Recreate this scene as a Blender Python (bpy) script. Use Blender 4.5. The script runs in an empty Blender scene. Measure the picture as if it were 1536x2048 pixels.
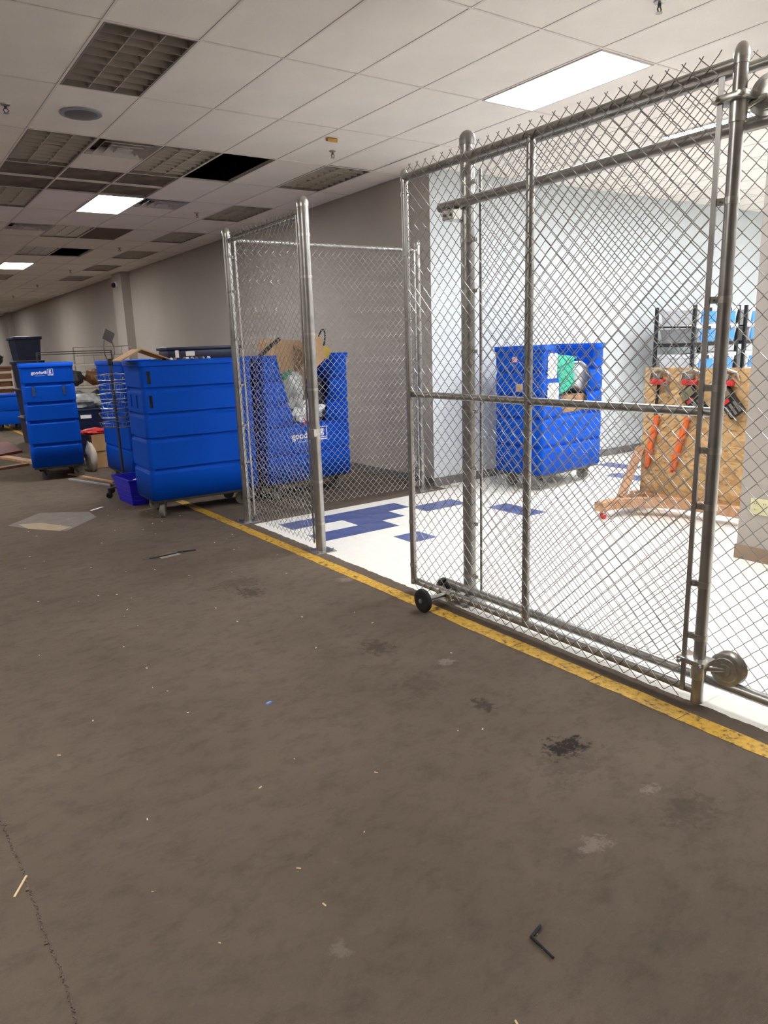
import bpy, bmesh, math, random
from mathutils import Matrix, Vector, noise as mnoise
random.seed(7)
PI = math.pi
scene = bpy.context.scene
COL = scene.collection

# ---------------------------------------------------------------- camera
F_PX, CX = 1440.9, 742.7
CAM_H = 1.74
YAW, PITCH, ROLL = 0.599, 0.2269, -0.0377
ZC = 3.683                                   # ceiling height
fw = Vector((math.sin(YAW)*math.cos(PITCH), math.cos(YAW)*math.cos(PITCH), -math.sin(PITCH)))
rt0 = Vector((math.cos(YAW), -math.sin(YAW), 0)); up0 = rt0.cross(fw)
rt = math.cos(ROLL)*rt0 + math.sin(ROLL)*up0
up = -math.sin(ROLL)*rt0 + math.cos(ROLL)*up0
cd = bpy.data.cameras.new('camera'); cam = bpy.data.objects.new('camera', cd); COL.objects.link(cam)
cd.sensor_fit = 'HORIZONTAL'; cd.sensor_width = 36.0; cd.lens = 36.0*F_PX/1536
cd.shift_x = (768-CX)/1536; cd.clip_start = 0.05; cd.clip_end = 200
cam.matrix_world = Matrix(((rt.x, up.x, -fw.x, 0), (rt.y, up.y, -fw.y, 0), (rt.z, up.z, -fw.z, CAM_H), (0, 0, 0, 1)))
scene.camera = cam

# ---------------------------------------------------------------- world, exposure
w = bpy.data.worlds.new('world'); scene.world = w; w.use_nodes = True
w.node_tree.nodes['Background'].inputs[0].default_value = (1, 1, 1, 1)
w.node_tree.nodes['Background'].inputs[1].default_value = 0.0
vs = scene.view_settings
vs.view_transform = 'Standard'; vs.look = 'None'; vs.gamma = 1.0; vs.use_curve_mapping = False
vs.exposure = 0.0
HALL_LIGHT = ROOM_LIGHT = 47.0              # radiance of the lit ceiling panels, all of one kind

# ---------------------------------------------------------------- materials
def lin(c):
    return tuple(((v/255)/12.92 if v/255 <= .04045 else ((v/255+.055)/1.055)**2.4) for v in c) + (1.0,)
MATS = {}
def mat(name, rgb, rough=.6, metal=0., var=.0, scale=6., bump=0., bscale=60., rgb2=None, emit=0., alpha=1., trans=0., detail=4., coat=0.):
    if name in MATS: return MATS[name]
    m = bpy.data.materials.new(name); m.use_nodes = True
    nt = m.node_tree; b = nt.nodes['Principled BSDF']
    b.inputs['Roughness'].default_value = rough; b.inputs['Metallic'].default_value = metal
    c = lin(rgb)
    b.inputs['Base Color'].default_value = c
    if coat: b.inputs['Coat Weight'].default_value = coat
    if alpha < 1: b.inputs['Alpha'].default_value = alpha
    if trans: b.inputs['Transmission Weight'].default_value = trans
    if emit:
        b.inputs['Emission Color'].default_value = c; b.inputs['Emission Strength'].default_value = emit
    tc = nt.nodes.new('ShaderNodeTexCoord')
    if var or rgb2:
        n = nt.nodes.new('ShaderNodeTexNoise'); n.inputs['Scale'].default_value = scale; n.inputs['Detail'].default_value = detail
        nt.links.new(tc.outputs['Object'], n.inputs['Vector'])
        r = nt.nodes.new('ShaderNodeValToRGB'); r.color_ramp.elements[0].position = .35; r.color_ramp.elements[1].position = .65
        c2 = lin(rgb2) if rgb2 else tuple(min(1, v*(1+var)) for v in c[:3]) + (1,)
        c1 = c if rgb2 else tuple(v*(1-var) for v in c[:3]) + (1,)
        r.color_ramp.elements[0].color = c1; r.color_ramp.elements[1].color = c2
        nt.links.new(n.outputs['Fac'], r.inputs['Fac']); nt.links.new(r.outputs['Color'], b.inputs['Base Color'])
    if bump:
        n2 = nt.nodes.new('ShaderNodeTexNoise'); n2.inputs['Scale'].default_value = bscale; n2.inputs['Detail'].default_value = 3
        nt.links.new(tc.outputs['Object'], n2.inputs['Vector'])
        bp = nt.nodes.new('ShaderNodeBump'); bp.inputs['Strength'].default_value = bump; bp.inputs['Distance'].default_value = .01
        nt.links.new(n2.outputs['Fac'], bp.inputs['Height']); nt.links.new(bp.outputs['Normal'], b.inputs['Normal'])
    MATS[name] = m
    return m

def carpet_material():
    m = bpy.data.materials.new('carpet'); m.use_nodes = True; nt = m.node_tree; b = nt.nodes['Principled BSDF']
    b.inputs['Roughness'].default_value = .95; b.inputs['Specular IOR Level'].default_value = .1
    L = nt.links.new; N = nt.nodes.new
    tc = N('ShaderNodeTexCoord')
    n1 = N('ShaderNodeTexNoise'); n1.inputs['Scale'].default_value = .9; n1.inputs['Detail'].default_value = 6; n1.inputs['Roughness'].default_value = .6
    L(tc.outputs['Object'], n1.inputs['Vector'])
    r1 = N('ShaderNodeValToRGB'); r1.color_ramp.elements[0].position = .3; r1.color_ramp.elements[1].position = .72
    r1.color_ramp.elements[0].color = lin((97, 86, 76)); r1.color_ramp.elements[1].color = lin((113, 101, 90))
    L(n1.outputs['Fac'], r1.inputs['Fac'])
    col = r1.outputs['Color']
    # fine ribbed weave
    wv = N('ShaderNodeTexWave'); wv.inputs['Scale'].default_value = 95; wv.inputs['Distortion'].default_value = 2.5; wv.inputs['Detail'].default_value = 2; wv.inputs['Detail Scale'].default_value = 3
    wv.bands_direction = 'Y'
    L(tc.outputs['Object'], wv.inputs['Vector'])
    n2 = N('ShaderNodeTexNoise'); n2.inputs['Scale'].default_value = 260; n2.inputs['Detail'].default_value = 2
    L(tc.outputs['Object'], n2.inputs['Vector'])
    def mix(a, bcol, fac, mode='MIX'):
        x = N('ShaderNodeMix'); x.data_type = 'RGBA'; x.blend_type = mode
        if isinstance(fac, float): x.inputs[0].default_value = fac
        else: L(fac, x.inputs[0])
        for s, v in ((6, a), (7, bcol)):
            if isinstance(v, tuple): x.inputs[s].default_value = v
            else: L(v, x.inputs[s])
        return x.outputs[2]
    col = mix(col, n2.outputs['Color'], .10, 'SOFT_LIGHT')
    def mathn(op, a, bb=None):
        x = N('ShaderNodeMath'); x.operation = op
        for k, v in enumerate((a, bb)):
            if v is None: continue
            if isinstance(v, (int, float)): x.inputs[k].default_value = v
            else: L(v, x.inputs[k])
        return x.outputs[0]
    # scuffs: stretched dark dirt everywhere
    mp = N('ShaderNodeMapping'); mp.inputs['Scale'].default_value = (2.2, 3.8, 1); mp.inputs['Rotation'].default_value = (0, 0, .7)
    L(tc.outputs['Object'], mp.inputs['Vector'])
    n4 = N('ShaderNodeTexNoise'); n4.inputs['Scale'].default_value = 2.0; n4.inputs['Detail'].default_value = 8; n4.inputs['Roughness'].default_value = .72
    L(mp.outputs['Vector'], n4.inputs['Vector'])
    r4 = N('ShaderNodeMapRange'); r4.inputs['From Min'].default_value = .60; r4.inputs['From Max'].default_value = .74; r4.inputs['To Max'].default_value = .55
    L(n4.outputs['Fac'], r4.inputs['Value'])
    col = mix(col, lin((68, 60, 55)), r4.outputs['Result'])
    mp5 = N('ShaderNodeMapping'); mp5.inputs['Scale'].default_value = (4.5, 6.5, 1); mp5.inputs['Rotation'].default_value = (0, 0, -.45)
    L(tc.outputs['Object'], mp5.inputs['Vector'])
    n5 = N('ShaderNodeTexNoise'); n5.inputs['Scale'].default_value = 1.6; n5.inputs['Detail'].default_value = 9; n5.inputs['Roughness'].default_value = .75; n5.inputs['Distortion'].default_value = .2
    L(mp5.outputs['Vector'], n5.inputs['Vector'])
    r5 = N('ShaderNodeMapRange'); r5.inputs['From Min'].default_value = .48; r5.inputs['From Max'].default_value = .78; r5.inputs['To Max'].default_value = .55
    L(n5.outputs['Fac'], r5.inputs['Value'])
    col = mix(col, lin((60, 53, 48)), r5.outputs['Result'])
    r6 = N('ShaderNodeMapRange'); r6.inputs['From Min'].default_value = .40; r6.inputs['From Max'].default_value = .26; r6.inputs['To Max'].default_value = .5
    L(n5.outputs['Fac'], r6.inputs['Value'])
    col = mix(col, lin((122, 110, 99)), r6.outputs['Result'])
    # distinct stains (x, y, radius) and bleached wear spots
    nd = N('ShaderNodeTexNoise'); nd.inputs['Scale'].default_value = 26; nd.inputs['Detail'].default_value = 6; nd.inputs['Roughness'].default_value = .7
    L(tc.outputs['Object'], nd.inputs['Vector'])
    sx = N('ShaderNodeSeparateXYZ'); L(tc.outputs['Object'], sx.inputs[0])
    def blot(x, y, rx, ry, c, amt, th=.5):
        dx = mathn('DIVIDE', mathn('SUBTRACT', sx.outputs[0], x), rx); dy = mathn('DIVIDE', mathn('SUBTRACT', sx.outputs[1], y), ry)
        d = mathn('SQRT', mathn('ADD', mathn('MULTIPLY', dx, dx), mathn('MULTIPLY', dy, dy)))
        v = mathn('ADD', mathn('MULTIPLY', d, .33), nd.outputs['Fac'])
        r = N('ShaderNodeMapRange'); r.inputs['From Min'].default_value = th+.24; r.inputs['From Max'].default_value = th+.10; r.inputs['To Max'].default_value = amt
        L(v, r.inputs['Value'])
        return mix(col, c, r.outputs['Result'])
    dark, pale = lin((38, 35, 35)), lin((138, 126, 117))
    for s in ((2.263, 1.883, .15, .11, dark, .85), (2.20, 1.80, .25, .2, dark, .22), (2.248, 3.281, .14, .18, dark, .45), (2.095, 4.697, .15, .2, dark, .5),
              (2.247, 2.385, .08, .11, dark, .55), (2.291, 1.311, .2, .13, dark, .28), (2.15, 2.75, .2, .2, dark, .2), (2.1, 4.95, .3, .2, dark, .3), (1.9, 6.1, .2, .1, dark, .6),
              (1.855, 1.40, .10, .06, pale, .6), (2.288, 1.479, .06, .04, pale, .7), (2.0, 6.13, .22, .08, pale, .5), (.887, 1.551, .05, .06, pale, .4), (2.79, 4.48, .1, .1, pale, .6), (2.43, 2.87, .08, .06, pale, .6)):
        col = blot(*s)
    L(col, b.inputs['Base Color'])
    bp = N('ShaderNodeBump'); bp.inputs['Strength'].default_value = .35; bp.inputs['Distance'].default_value = .004
    hh = mathn('ADD', mathn('ADD', wv.outputs['Fac'], mathn('MULTIPLY', n2.outputs['Fac'], 1.2)), mathn('MULTIPLY', n5.outputs['Fac'], 2.5))
    L(hh, bp.inputs['Height']); L(bp.outputs['Normal'], b.inputs['Normal'])
    return m
M_CARPET = carpet_material()

def osb_material():
    m = bpy.data.materials.new('osb'); m.use_nodes = True; nt = m.node_tree; b = nt.nodes['Principled BSDF']
    b.inputs['Roughness'].default_value = .75
    L = nt.links.new; N = nt.nodes.new
    tc = N('ShaderNodeTexCoord'); mp = N('ShaderNodeMapping'); mp.inputs['Scale'].default_value = (1, 1, 2.2); L(tc.outputs['Object'], mp.inputs['Vector'])
    v = N('ShaderNodeTexVoronoi'); v.inputs['Scale'].default_value = 16; L(mp.outputs['Vector'], v.inputs['Vector'])
    sp = N('ShaderNodeSeparateColor'); L(v.outputs['Color'], sp.inputs[0])
    r = N('ShaderNodeValToRGB'); r.color_ramp.elements[0].color = lin((176, 138, 88)); r.color_ramp.elements[1].color = lin((212, 176, 124))
    L(sp.outputs[0], r.inputs['Fac'])
    n = N('ShaderNodeTexNoise'); n.inputs['Scale'].default_value = 14; n.inputs['Detail'].default_value = 6; L(mp.outputs['Vector'], n.inputs['Vector'])
    r2 = N('ShaderNodeValToRGB'); r2.color_ramp.elements[0].position = .30; r2.color_ramp.elements[1].position = .42
    r2.color_ramp.elements[0].color = (.4, .32, .25, 1); r2.color_ramp.elements[1].color = (1, 1, 1, 1)
    L(n.outputs['Fac'], r2.inputs['Fac'])
    x = N('ShaderNodeMix'); x.data_type = 'RGBA'; x.blend_type = 'MULTIPLY'; x.inputs[0].default_value = .8
    L(r.outputs['Color'], x.inputs[6]); L(r2.outputs['Color'], x.inputs[7]); L(x.outputs[2], b.inputs['Base Color'])
    return m
M_OSB = osb_material()

def tape_material():
    m = bpy.data.materials.new('yellow_tape'); m.use_nodes = True; nt = m.node_tree; b = nt.nodes['Principled BSDF']
    b.inputs['Roughness'].default_value = .6
    L = nt.links.new; N = nt.nodes.new
    tc = N('ShaderNodeTexCoord'); n = N('ShaderNodeTexNoise'); n.inputs['Scale'].default_value = 22; n.inputs['Detail'].default_value = 8; n.inputs['Roughness'].default_value = .7
    L(tc.outputs['Object'], n.inputs['Vector'])
    r = N('ShaderNodeValToRGB'); e = r.color_ramp.elements
    e[0].position = .36; e[0].color = lin((66, 54, 34)); e[1].position = .47; e[1].color = lin((186, 146, 46)); x = e.new(.62); x.color = lin((206, 162, 52))
    L(n.outputs['Fac'], r.inputs['Fac']); L(r.outputs['Color'], b.inputs['Base Color'])
    return m
M_TAPE = tape_material()

M_GALV = mat('galvanized_steel', (164, 162, 158), .32, .85, .12, 9)
M_WIRE = mat('galvanized_wire', (156, 154, 150), .4, .8, .1, 9)
M_ZINC = mat('zinc_fitting', (186, 184, 178), .3, .9, .12, 30)
M_DARKSTEEL = mat('dark_steel', (92, 88, 84), .45, .8, .1, 20)
M_BLACKSTEEL = mat('black_steel', (34, 34, 36), .5, .3)
M_RUBBER = mat('black_rubber', (26, 26, 27), .8)
M_GREYRUBBER = mat('grey_rubber', (120, 116, 110), .7, 0, .1)
M_BLUE = mat('blue_plastic', (0, 76, 190), .6, 0, .05, 1.5)
M_BLUE.node_tree.nodes['Principled BSDF'].inputs['Specular IOR Level'].default_value = .12
M_NAVY = mat('navy_plastic', (22, 32, 66), .45, 0, .08)
M_CRATE = mat('ultramarine_plastic', (34, 30, 188), .4)
M_WHITE = mat('white_print', (238, 238, 238), .6)
M_PALEBLUE = mat('pale_blue_print', (120, 160, 225), .6)
M_PAPER = mat('white_paper', (244, 244, 242), .8, 0, .02)
M_CARD = mat('cardboard', (188, 150, 106), .85, 0, .1, 5)
M_CARD2 = mat('brown_cardboard', (146, 110, 76), .85, 0, .1, 5)
M_WOOD = mat('pine_wood', (206, 164, 128), .65, 0, rgb2=(184, 138, 100), scale=9)
M_TEAL = mat('teal_plastic', (40, 170, 142), .45)
M_CLEAR = mat('milky_plastic', (206, 208, 210), .4, 0, .05)
M_GREYPLASTIC = mat('grey_plastic', (150, 152, 154), .5, 0, .06)
M_LIDWHITE = mat('white_lid_plastic', (236, 236, 238), .45)
M_LABELBLUE = mat('blue_label', (58, 128, 226), .5)
M_RED = mat('red_plastic', (206, 40, 40), .5)
M_ORANGE = mat('orange_handle', (242, 112, 46), .45)
M_GREEN = mat('green_plastic', (24, 120, 84), .5)
M_YELLOW = mat('yellow_plastic', (198, 170, 40), .6)
M_BAG = mat('grey_plastic_bag', (176, 180, 178), .35, 0, .2, 14, .6, 30)
M_BAGW = mat('white_plastic_bag', (232, 234, 238), .4, 0, .08, 14, .6, 30)
M_BAGD = mat('dark_bag', (52, 50, 50), .6, 0, .2, 10, .5, 30)
M_WALLH = mat('hall_wall_paint', (180, 172, 164), .8, 0, .03, 1.2, .05, 90)
M_WALLR = mat('room_wall_paint', (196, 202, 204), .75, 0, .015, 1.2, .05, 90)
M_BASE = mat('grey_vinyl_base', (112, 108, 106), .6)
M_BASETAN = mat('tan_vinyl_base', (150, 128, 106), .6)
M_TILEW = mat('white_vinyl_tile', (236, 233, 224), .42, 0, .02, 14)
M_TILEB = mat('blue_vinyl_tile', (66, 78, 128), .4, 0, rgb2=(92, 104, 150), scale=5, detail=8)
M_GROUT = mat('subfloor', (196, 190, 178), .8)
M_CEIL = mat('ceiling_tile', (250, 243, 235), .9, 0, .03, 2.0, .25, 220)
M_TEE = mat('ceiling_tee', (236, 229, 222), .6)
M_PLENUM = mat('plenum_deck', (116, 104, 94), .9, 0, .15, 3)
M_MOTTLED = mat('mottled_panel', (92, 80, 68), .85, 0, rgb2=(130, 116, 100), scale=3)
M_BROWNPANEL = mat('brown_panel', (104, 86, 74), .8)
M_LOUVRE = mat('louvre_aluminium', (222, 216, 206), .35, .6)
M_HOUSING = mat('light_housing', (150, 142, 132), .45, .3)
M_DIFF = mat('diffuser_white_metal', (200, 194, 188), .5)
M_PLATE = mat('ivory_plate', (226, 220, 176), .5)
M_HOLE = mat('dark_slot', (20, 20, 20), .8)
M_GREYPATCH = mat('bare_patch', (150, 140, 128), .8, 0, rgb2=(186, 166, 138), scale=5)
M_STRAW = mat('wood_chip', (214, 190, 150), .8)
M_MAROON = mat('maroon_board', (98, 30, 28), .6)
M_CREAM = mat('cream_paint', (212, 202, 186), .6)
M_BROWNWOOD = mat('brown_wood', (124, 80, 44), .55, 0, .12, 4)
M_HALLLAMP = mat('lit_panel_hall', (253, 250, 246), .5, emit=HALL_LIGHT)
M_ROOMLAMP = mat('lit_panel_room', (248, 250, 254), .5, emit=ROOM_LIGHT)

# ---------------------------------------------------------------- mesh helpers
class MB:
    def __init__(s): s.v = []; s.f = []
    def add(s, vs, fs):
        o = len(s.v); s.v += [tuple(p) for p in vs]; s.f += [tuple(i+o for i in f) for f in fs]; return s
    def box(s, a, b, m=None):
        (x0, y0, z0), (x1, y1, z1) = a, b
        vs = [Vector(p) for p in ((x0,y0,z0),(x1,y0,z0),(x1,y1,z0),(x0,y1,z0),(x0,y0,z1),(x1,y0,z1),(x1,y1,z1),(x0,y1,z1))]
        if m: vs = [m @ p for p in vs]
        return s.add(vs, [(0,3,2,1),(4,5,6,7),(0,1,5,4),(1,2,6,5),(2,3,7,6),(3,0,4,7)])
    def cbox(s, c, d, rz=0., rx=0., ry=0.):
        m = Matrix.Translation(c) @ Matrix.Rotation(rz, 4, 'Z') @ Matrix.Rotation(rx, 4, 'X') @ Matrix.Rotation(ry, 4, 'Y')
        return s.box((-d[0]/2,-d[1]/2,-d[2]/2), (d[0]/2,d[1]/2,d[2]/2), m)
    def rbox(s, a, b, r=.01, m=None, seg=2):
        bm = bmesh.new(); bmesh.ops.create_cube(bm, size=1)
        for v in bm.verts: v.co = Vector(((a[k]+b[k])/2 + v.co[k]*(b[k]-a[k]) for k in range(3)))
        bmesh.ops.bevel(bm, geom=bm.edges[:], offset=r, segments=seg, affect='EDGES', profile=.5)
        bm.verts.index_update(); vs = [v.co.copy() for v in bm.verts]
        if m: vs = [m @ p for p in vs]
        s.add(vs, [tuple(v.index for v in f.verts) for f in bm.faces]); bm.free(); return s
    def tube(s, pts, r, n=8, caps=True, closed=False):
        pts = [Vector(p) for p in pts]; k = len(pts); rings = []
        ref = None
        for i, p in enumerate(pts):
            if closed: t = (pts[(i+1) % k]-pts[i-1])
            else: t = (pts[min(i+1, k-1)]-pts[max(i-1, 0)])
            t.normalize()
            if ref is None:
                ref = Vector((0,0,1)) if abs(t.z) < .9 else Vector((1,0,0))
            u = (ref - t*ref.dot(t))
            if u.length < 1e-6: u = t.orthogonal()
            u.normalize(); ref = u; w_ = t.cross(u)
            rr = r[i] if isinstance(r, (list, tuple)) else r
            rings.append([p + rr*(math.cos(2*PI*j/n)*u + math.sin(2*PI*j/n)*w_) for j in range(n)])
        fs = []
        m_ = k if closed else k-1
        for i in range(m_):
            a, b = i*n, ((i+1) % k)*n
            for j in range(n): fs.append((a+j, a+(j+1) % n, b+(j+1) % n, b+j))
        if caps and not closed: fs += [tuple(range(n-1, -1, -1)), tuple((k-1)*n+j for j in range(n))]
        return s.add([p for q in rings for p in q], fs)
    def cyl(s, a, b, r, n=16): return s.tube([a, b], r, n)
    def lathe(s, prof, n=20, axis='Z', c=(0,0,0)):
        vs = []; fs = []
        for (r, h) in prof:
            for j in range(n):
                a = 2*PI*j/n; x, y = r*math.cos(a), r*math.sin(a)
                p = (x, y, h) if axis == 'Z' else ((h, x, y) if axis == 'X' else (y, h, x))
                vs.append((p[0]+c[0], p[1]+c[1], p[2]+c[2]))
        for i in range(len(prof)-1):
            for j in range(n): fs.append((i*n+j, i*n+(j+1) % n, (i+1)*n+(j+1) % n, (i+1)*n+j))
        fs += [tuple(range(n-1, -1, -1)), tuple((len(prof)-1)*n+j for j in range(n))]
        return s.add(vs, fs)
    def prism(s, poly, z0, z1, m=None):
        n = len(poly); vs = [Vector((x, y, z0)) for x, y in poly] + [Vector((x, y, z1)) for x, y in poly]
        if m: vs = [m @ p for p in vs]
        return s.add(vs, [tuple(range(n-1, -1, -1)), tuple(range(n, 2*n))] + [(i, (i+1) % n, n+(i+1) % n, n+i) for i in range(n)])
    def blob(s, c, rad, seed=0, amp=.22, nu=20, nv=12, freq=2.2):
        vs = []; fs = []
        for i in range(nv+1):
            th = PI*i/nv
            for j in range(nu):
                ph = 2*PI*j/nu; d = Vector((math.sin(th)*math.cos(ph), math.sin(th)*math.sin(ph), math.cos(th)))
                k = 1 + amp*mnoise.noise(d*freq+Vector((seed*3.1, seed*1.7, seed))) + amp*.6*abs(mnoise.noise(d*freq*2.6+Vector((seed, seed*2, 5))))
                vs.append((c[0]+rad[0]*d.x*k, c[1]+rad[1]*d.y*k, c[2]+rad[2]*d.z*k))
        for i in range(nv):
            for j in range(nu): fs.append((i*nu+j, (i+1)*nu+j, (i+1)*nu+(j+1) % nu, i*nu+(j+1) % nu))
        return s.add(vs, fs)
    def mesh(s, name, material, smooth=True):
        me = bpy.data.meshes.new(name); me.from_pydata(s.v, [], s.f); me.validate(); me.update()
        bm = bmesh.new(); bm.from_mesh(me); bmesh.ops.recalc_face_normals(bm, faces=bm.faces[:]); bm.to_mesh(me); bm.free()
        if smooth: me.shade_smooth(); me.set_sharp_from_angle(angle=math.radians(38))
        me.materials.append(material); return me
    def build(s, name, material, parent=None, smooth=True, loc=(0,0,0), rot=(0,0,0)):
        return link(name, s.mesh(name, material, smooth), parent, loc, rot)
def link(name, me, parent=None, loc=(0,0,0), rot=(0,0,0)):
    o = bpy.data.objects.new(name, me); COL.objects.link(o); o.location = loc; o.rotation_euler = rot
    if parent: o.parent = parent
    return o
def thing(name, label, cat, loc=(0,0,0), rz=0., group=None):
    o = bpy.data.objects.new(name, None); COL.objects.link(o); o.location = loc; o.rotation_euler = (0,0,rz); o.empty_display_size = .1
    return tag(o, label, cat, group)
def tag(o, label, cat, group=None):
    o['label'] = label; o['category'] = cat
    if group: o['group'] = group
    return o
def struct(o):
    o['kind'] = 'structure'; return o
def stuff(o):
    o['kind'] = 'stuff'; return o
def dup(o, parent=None):
    c = o.copy(); COL.objects.link(c); c.parent = parent
    for ch in list(o.children): dup(ch, c)
    return c

# ================================================================ SETTING
TZ = -.006                                   # tile surface, carpet top is z = 0
XH0, XW, YB, Y_END, Y_REAR, X_R = -7.0, 5.65, 6.86, 46.0, -7.0, 15.0
T = .294; TX0, TY0 = 3.244, 5.56
X_EDGE, Y_EDGE = 3.055, 6.64

floor = struct(MB().box((XH0, Y_REAR, -.15), (X_R, Y_END, -.012)).build('floor', M_GROUT, None, False))
# carpet with a frayed edge along the tiles
edge = [];  y = Y_REAR
while y < Y_EDGE:
    edge.append((X_EDGE + random.uniform(-.006, .006), y)); y += .03 if y > 0 else .3
poly = [(XH0, Y_REAR)] + edge + [(X_EDGE, Y_EDGE)]
xx = X_EDGE
while xx < XW:
    poly.append((xx, Y_EDGE + random.uniform(-.005, .005))); xx += .06
poly += [(XW, Y_EDGE), (XW, Y_END), (XH0, Y_END)]
MB().prism(poly, -.012, 0).build('carpet', M_CARPET, floor, False)
# frayed seam in the carpet
sm = MB(); pts = [(.150, 3.0), (.165, 2.879), (.188, 2.486), (.19, 2.158), (.201, 1.968), (.193, 1.70)]
for a, b in zip(pts, pts[1:]):
    n = max(2, int(math.dist(a, b)/.012))
    for k in range(n):
        t = k/n; x = a[0]+(b[0]-a[0])*t + random.uniform(-.003, .003); y = a[1]+(b[1]-a[1])*t
        big = random.random() < .07
        sm.cbox((x + (random.uniform(-.008, .008) if big else 0), y, .0012), (.010 if big else .003, .016, .005 if big else .0022), random.uniform(-.5, .5))
seam = sm.build('carpet_seam', mat('seam_dark', (62, 52, 46), .95, rgb2=(120, 104, 90), scale=80), floor, False)
# vinyl tiles, one by one where they are near
blue = {(i, 0) for i in (0, 1, 2)} | {(i, 1) for i in (2, 3)} | {(i, 2) for i in (0, 1, 2, 3, 4)} | {(2, -2)}
blue |= {(5, 1), (6, 1), (7, -1), (7, -2), (15, 0), (15, -1), (17, 1), (17, 2)}
g = .0008
tile_me = {}
for nm, mm in (('w', M_TILEW), ('b', M_TILEB)):
    tile_me[nm] = MB().box((g, g, -.006), (T-g, T-g, 0)).mesh('floor_tile', mm, False)
rest = MB(); cnt = 0
for i in range(-1, 40):
    for j in range(-43, 5):
        x0, y0 = TX0 + i*T, TY0 + j*T; x1, y1 = x0+T, y0+T
        ylim = Y_EDGE if x0 < XW else YB
        if x0 > X_R or y0 < Y_REAR or y0 > ylim: continue
        full = x0 >= X_EDGE and y1 <= ylim and x1 <= X_R
        near = (-15 <= j and i <= 11) or (i, j) in blue
        if full and near and (cnt < 296 or (i, j) in blue):
            o = link('floor_tile', tile_me['b' if (i, j) in blue else 'w'], floor, (x0, y0, TZ)); cnt += 1
        else:
            xa, xb, ya, yb = max(x0, X_EDGE), min(x1, X_R), y0, min(y1, ylim)
            if xb - xa > .01 and yb - ya > .01: rest.box((xa+g, ya+g, TZ-.006), (xb-g, yb-g, TZ))
stuff(rest.build('floor_tiles_rest', M_TILEW, floor, False))

# walls
wl = struct(MB().box((XW, YB, 0), (XW+.25, Y_END, ZC+1.15)).build('wall_left', M_WALLH, None, False))
wb = struct(MB().box((XW+.25, YB, TZ), (X_R, YB+.25, ZC+1.15)).build('wall_back', M_WALLR, None, False))
MB().box((XW, YB-.004, TZ), (XW+.26, YB, ZC+1.15)).build('corner_facing', M_WALLR, wb, False)
struct(MB().box((XH0, Y_END, 0), (XW+.25, Y_END+.2, ZC+1.15)).build('wall_end', M_WALLH, None, False))
struct(MB().box((XH0-.2, Y_REAR, 0), (XH0, Y_END, ZC+1.15)).build('wall_hall', M_WALLH, None, False))
struct(MB().box((XH0, Y_REAR-.2, -.02), (X_R, Y_REAR, ZC+1.15)).build('wall_rear', M_WALLH, None, False))
struct(MB().box((X_R, Y_REAR, -.02), (X_R+.2, YB+.25, ZC+1.15)).build('wall_right', M_WALLR, None, False))
for yy in (18.25, 35.0, 41.5):
    struct(MB().box((5.44, yy, 0), (XW, yy+.75, ZC)).build('wall_pilaster', M_WALLH, None, False))
struct(MB().box((XW-.012, YB+.001, 0), (XW, 18.25, .10)).build('baseboard_left', M_BASE, None, False))
struct(MB().box((XW-.012, YB-.016, TZ), (X_R, YB-.004, .10)).build('baseboard_back', M_BASE, None, False))
# pillar at the right, behind the gate
PX0, PY1 = 5.47, 2.90
pil = struct(MB().box((PX0, PY1-.75, TZ), (PX0+.75, PY1, ZC)).build('wall_pillar', M_WALLH, None, False))
struct(MB().box((PX0-.012, PY1-.762, TZ), (PX0+.762, PY1+.012, .105)).build('baseboard_pillar', M_BASETAN, None, False))

# ---------------------------------------------------------------- ceiling grid
GX0, GY0, GX, GY = 1.507, 3.6254, .6096, 1.2192
ceil = struct(MB().box((XH0, Y_REAR, ZC+1.10), (X_R, Y_END, ZC+1.16)).build('ceiling', M_PLENUM, None, False))
TROFFER = [(0,1),(0,3),(2,3),(5,3),(0,5),(5,5),(2,7),(5,7),(2,9),(5,9),(5,11),(5,13),(2,13)]
# rows of lit panels go on outside the frame at the spacing of those in view
LIT_HALL = [(2,5),(2,11),(2,17),(2,23),(2,29),(-4,-1),(-4,5),(-4,11),(-4,17),(-10,-1),(-10,5),(-10,11)]
IN_VIEW = {(2,5),(2,11),(5,0),(9,0)}
LIT_ROOM = [(5,0),(9,0),(13,0),(17,0),(5,-3),(9,-3),(13,-3),(17,-3),(9,-6),(13,-6)]
VENT = [(1,3),(3,5),(1,7)]
OPEN = [(3,3),(3,9)]
MOTTLED = [(0,4),(1,4),(2,4)]
BROWN = [(3,7)]
special = set(TROFFER+LIT_HALL+LIT_ROOM+VENT+OPEN+MOTTLED)
NI, NJ = range(-2, 14), range(-1, 14)
def cell(i, j): return GX0+i*GX, GY0+j*GY
pg = .0096
panel = {}
panel['full'] = MB().box((pg, pg, .004), (GX-pg, GY-pg, .02)).mesh('ceiling_panel', M_CEIL, False)
panel['brown'] = MB().box((pg, pg, .004), (GX-pg, GY-pg, .02)).mesh('ceiling_panel', M_BROWNPANEL, False)
panel['half'] = MB().box((pg, pg, .004), (GX-pg, GY/2-pg, .02)).mesh('ceiling_panel', M_CEIL, False)
panel['mottled'] = MB().box((pg, pg, .012), (GX-pg, GY/2-pg, .024)).mesh('ceiling_panel', M_MOTTLED, False)  # recessed half panel in mottled dark brown
far = MB()
def in_plan(x, y): return XH0 < x < X_R and Y_REAR < y < Y_END and (x < XW or y < YB)
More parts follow.
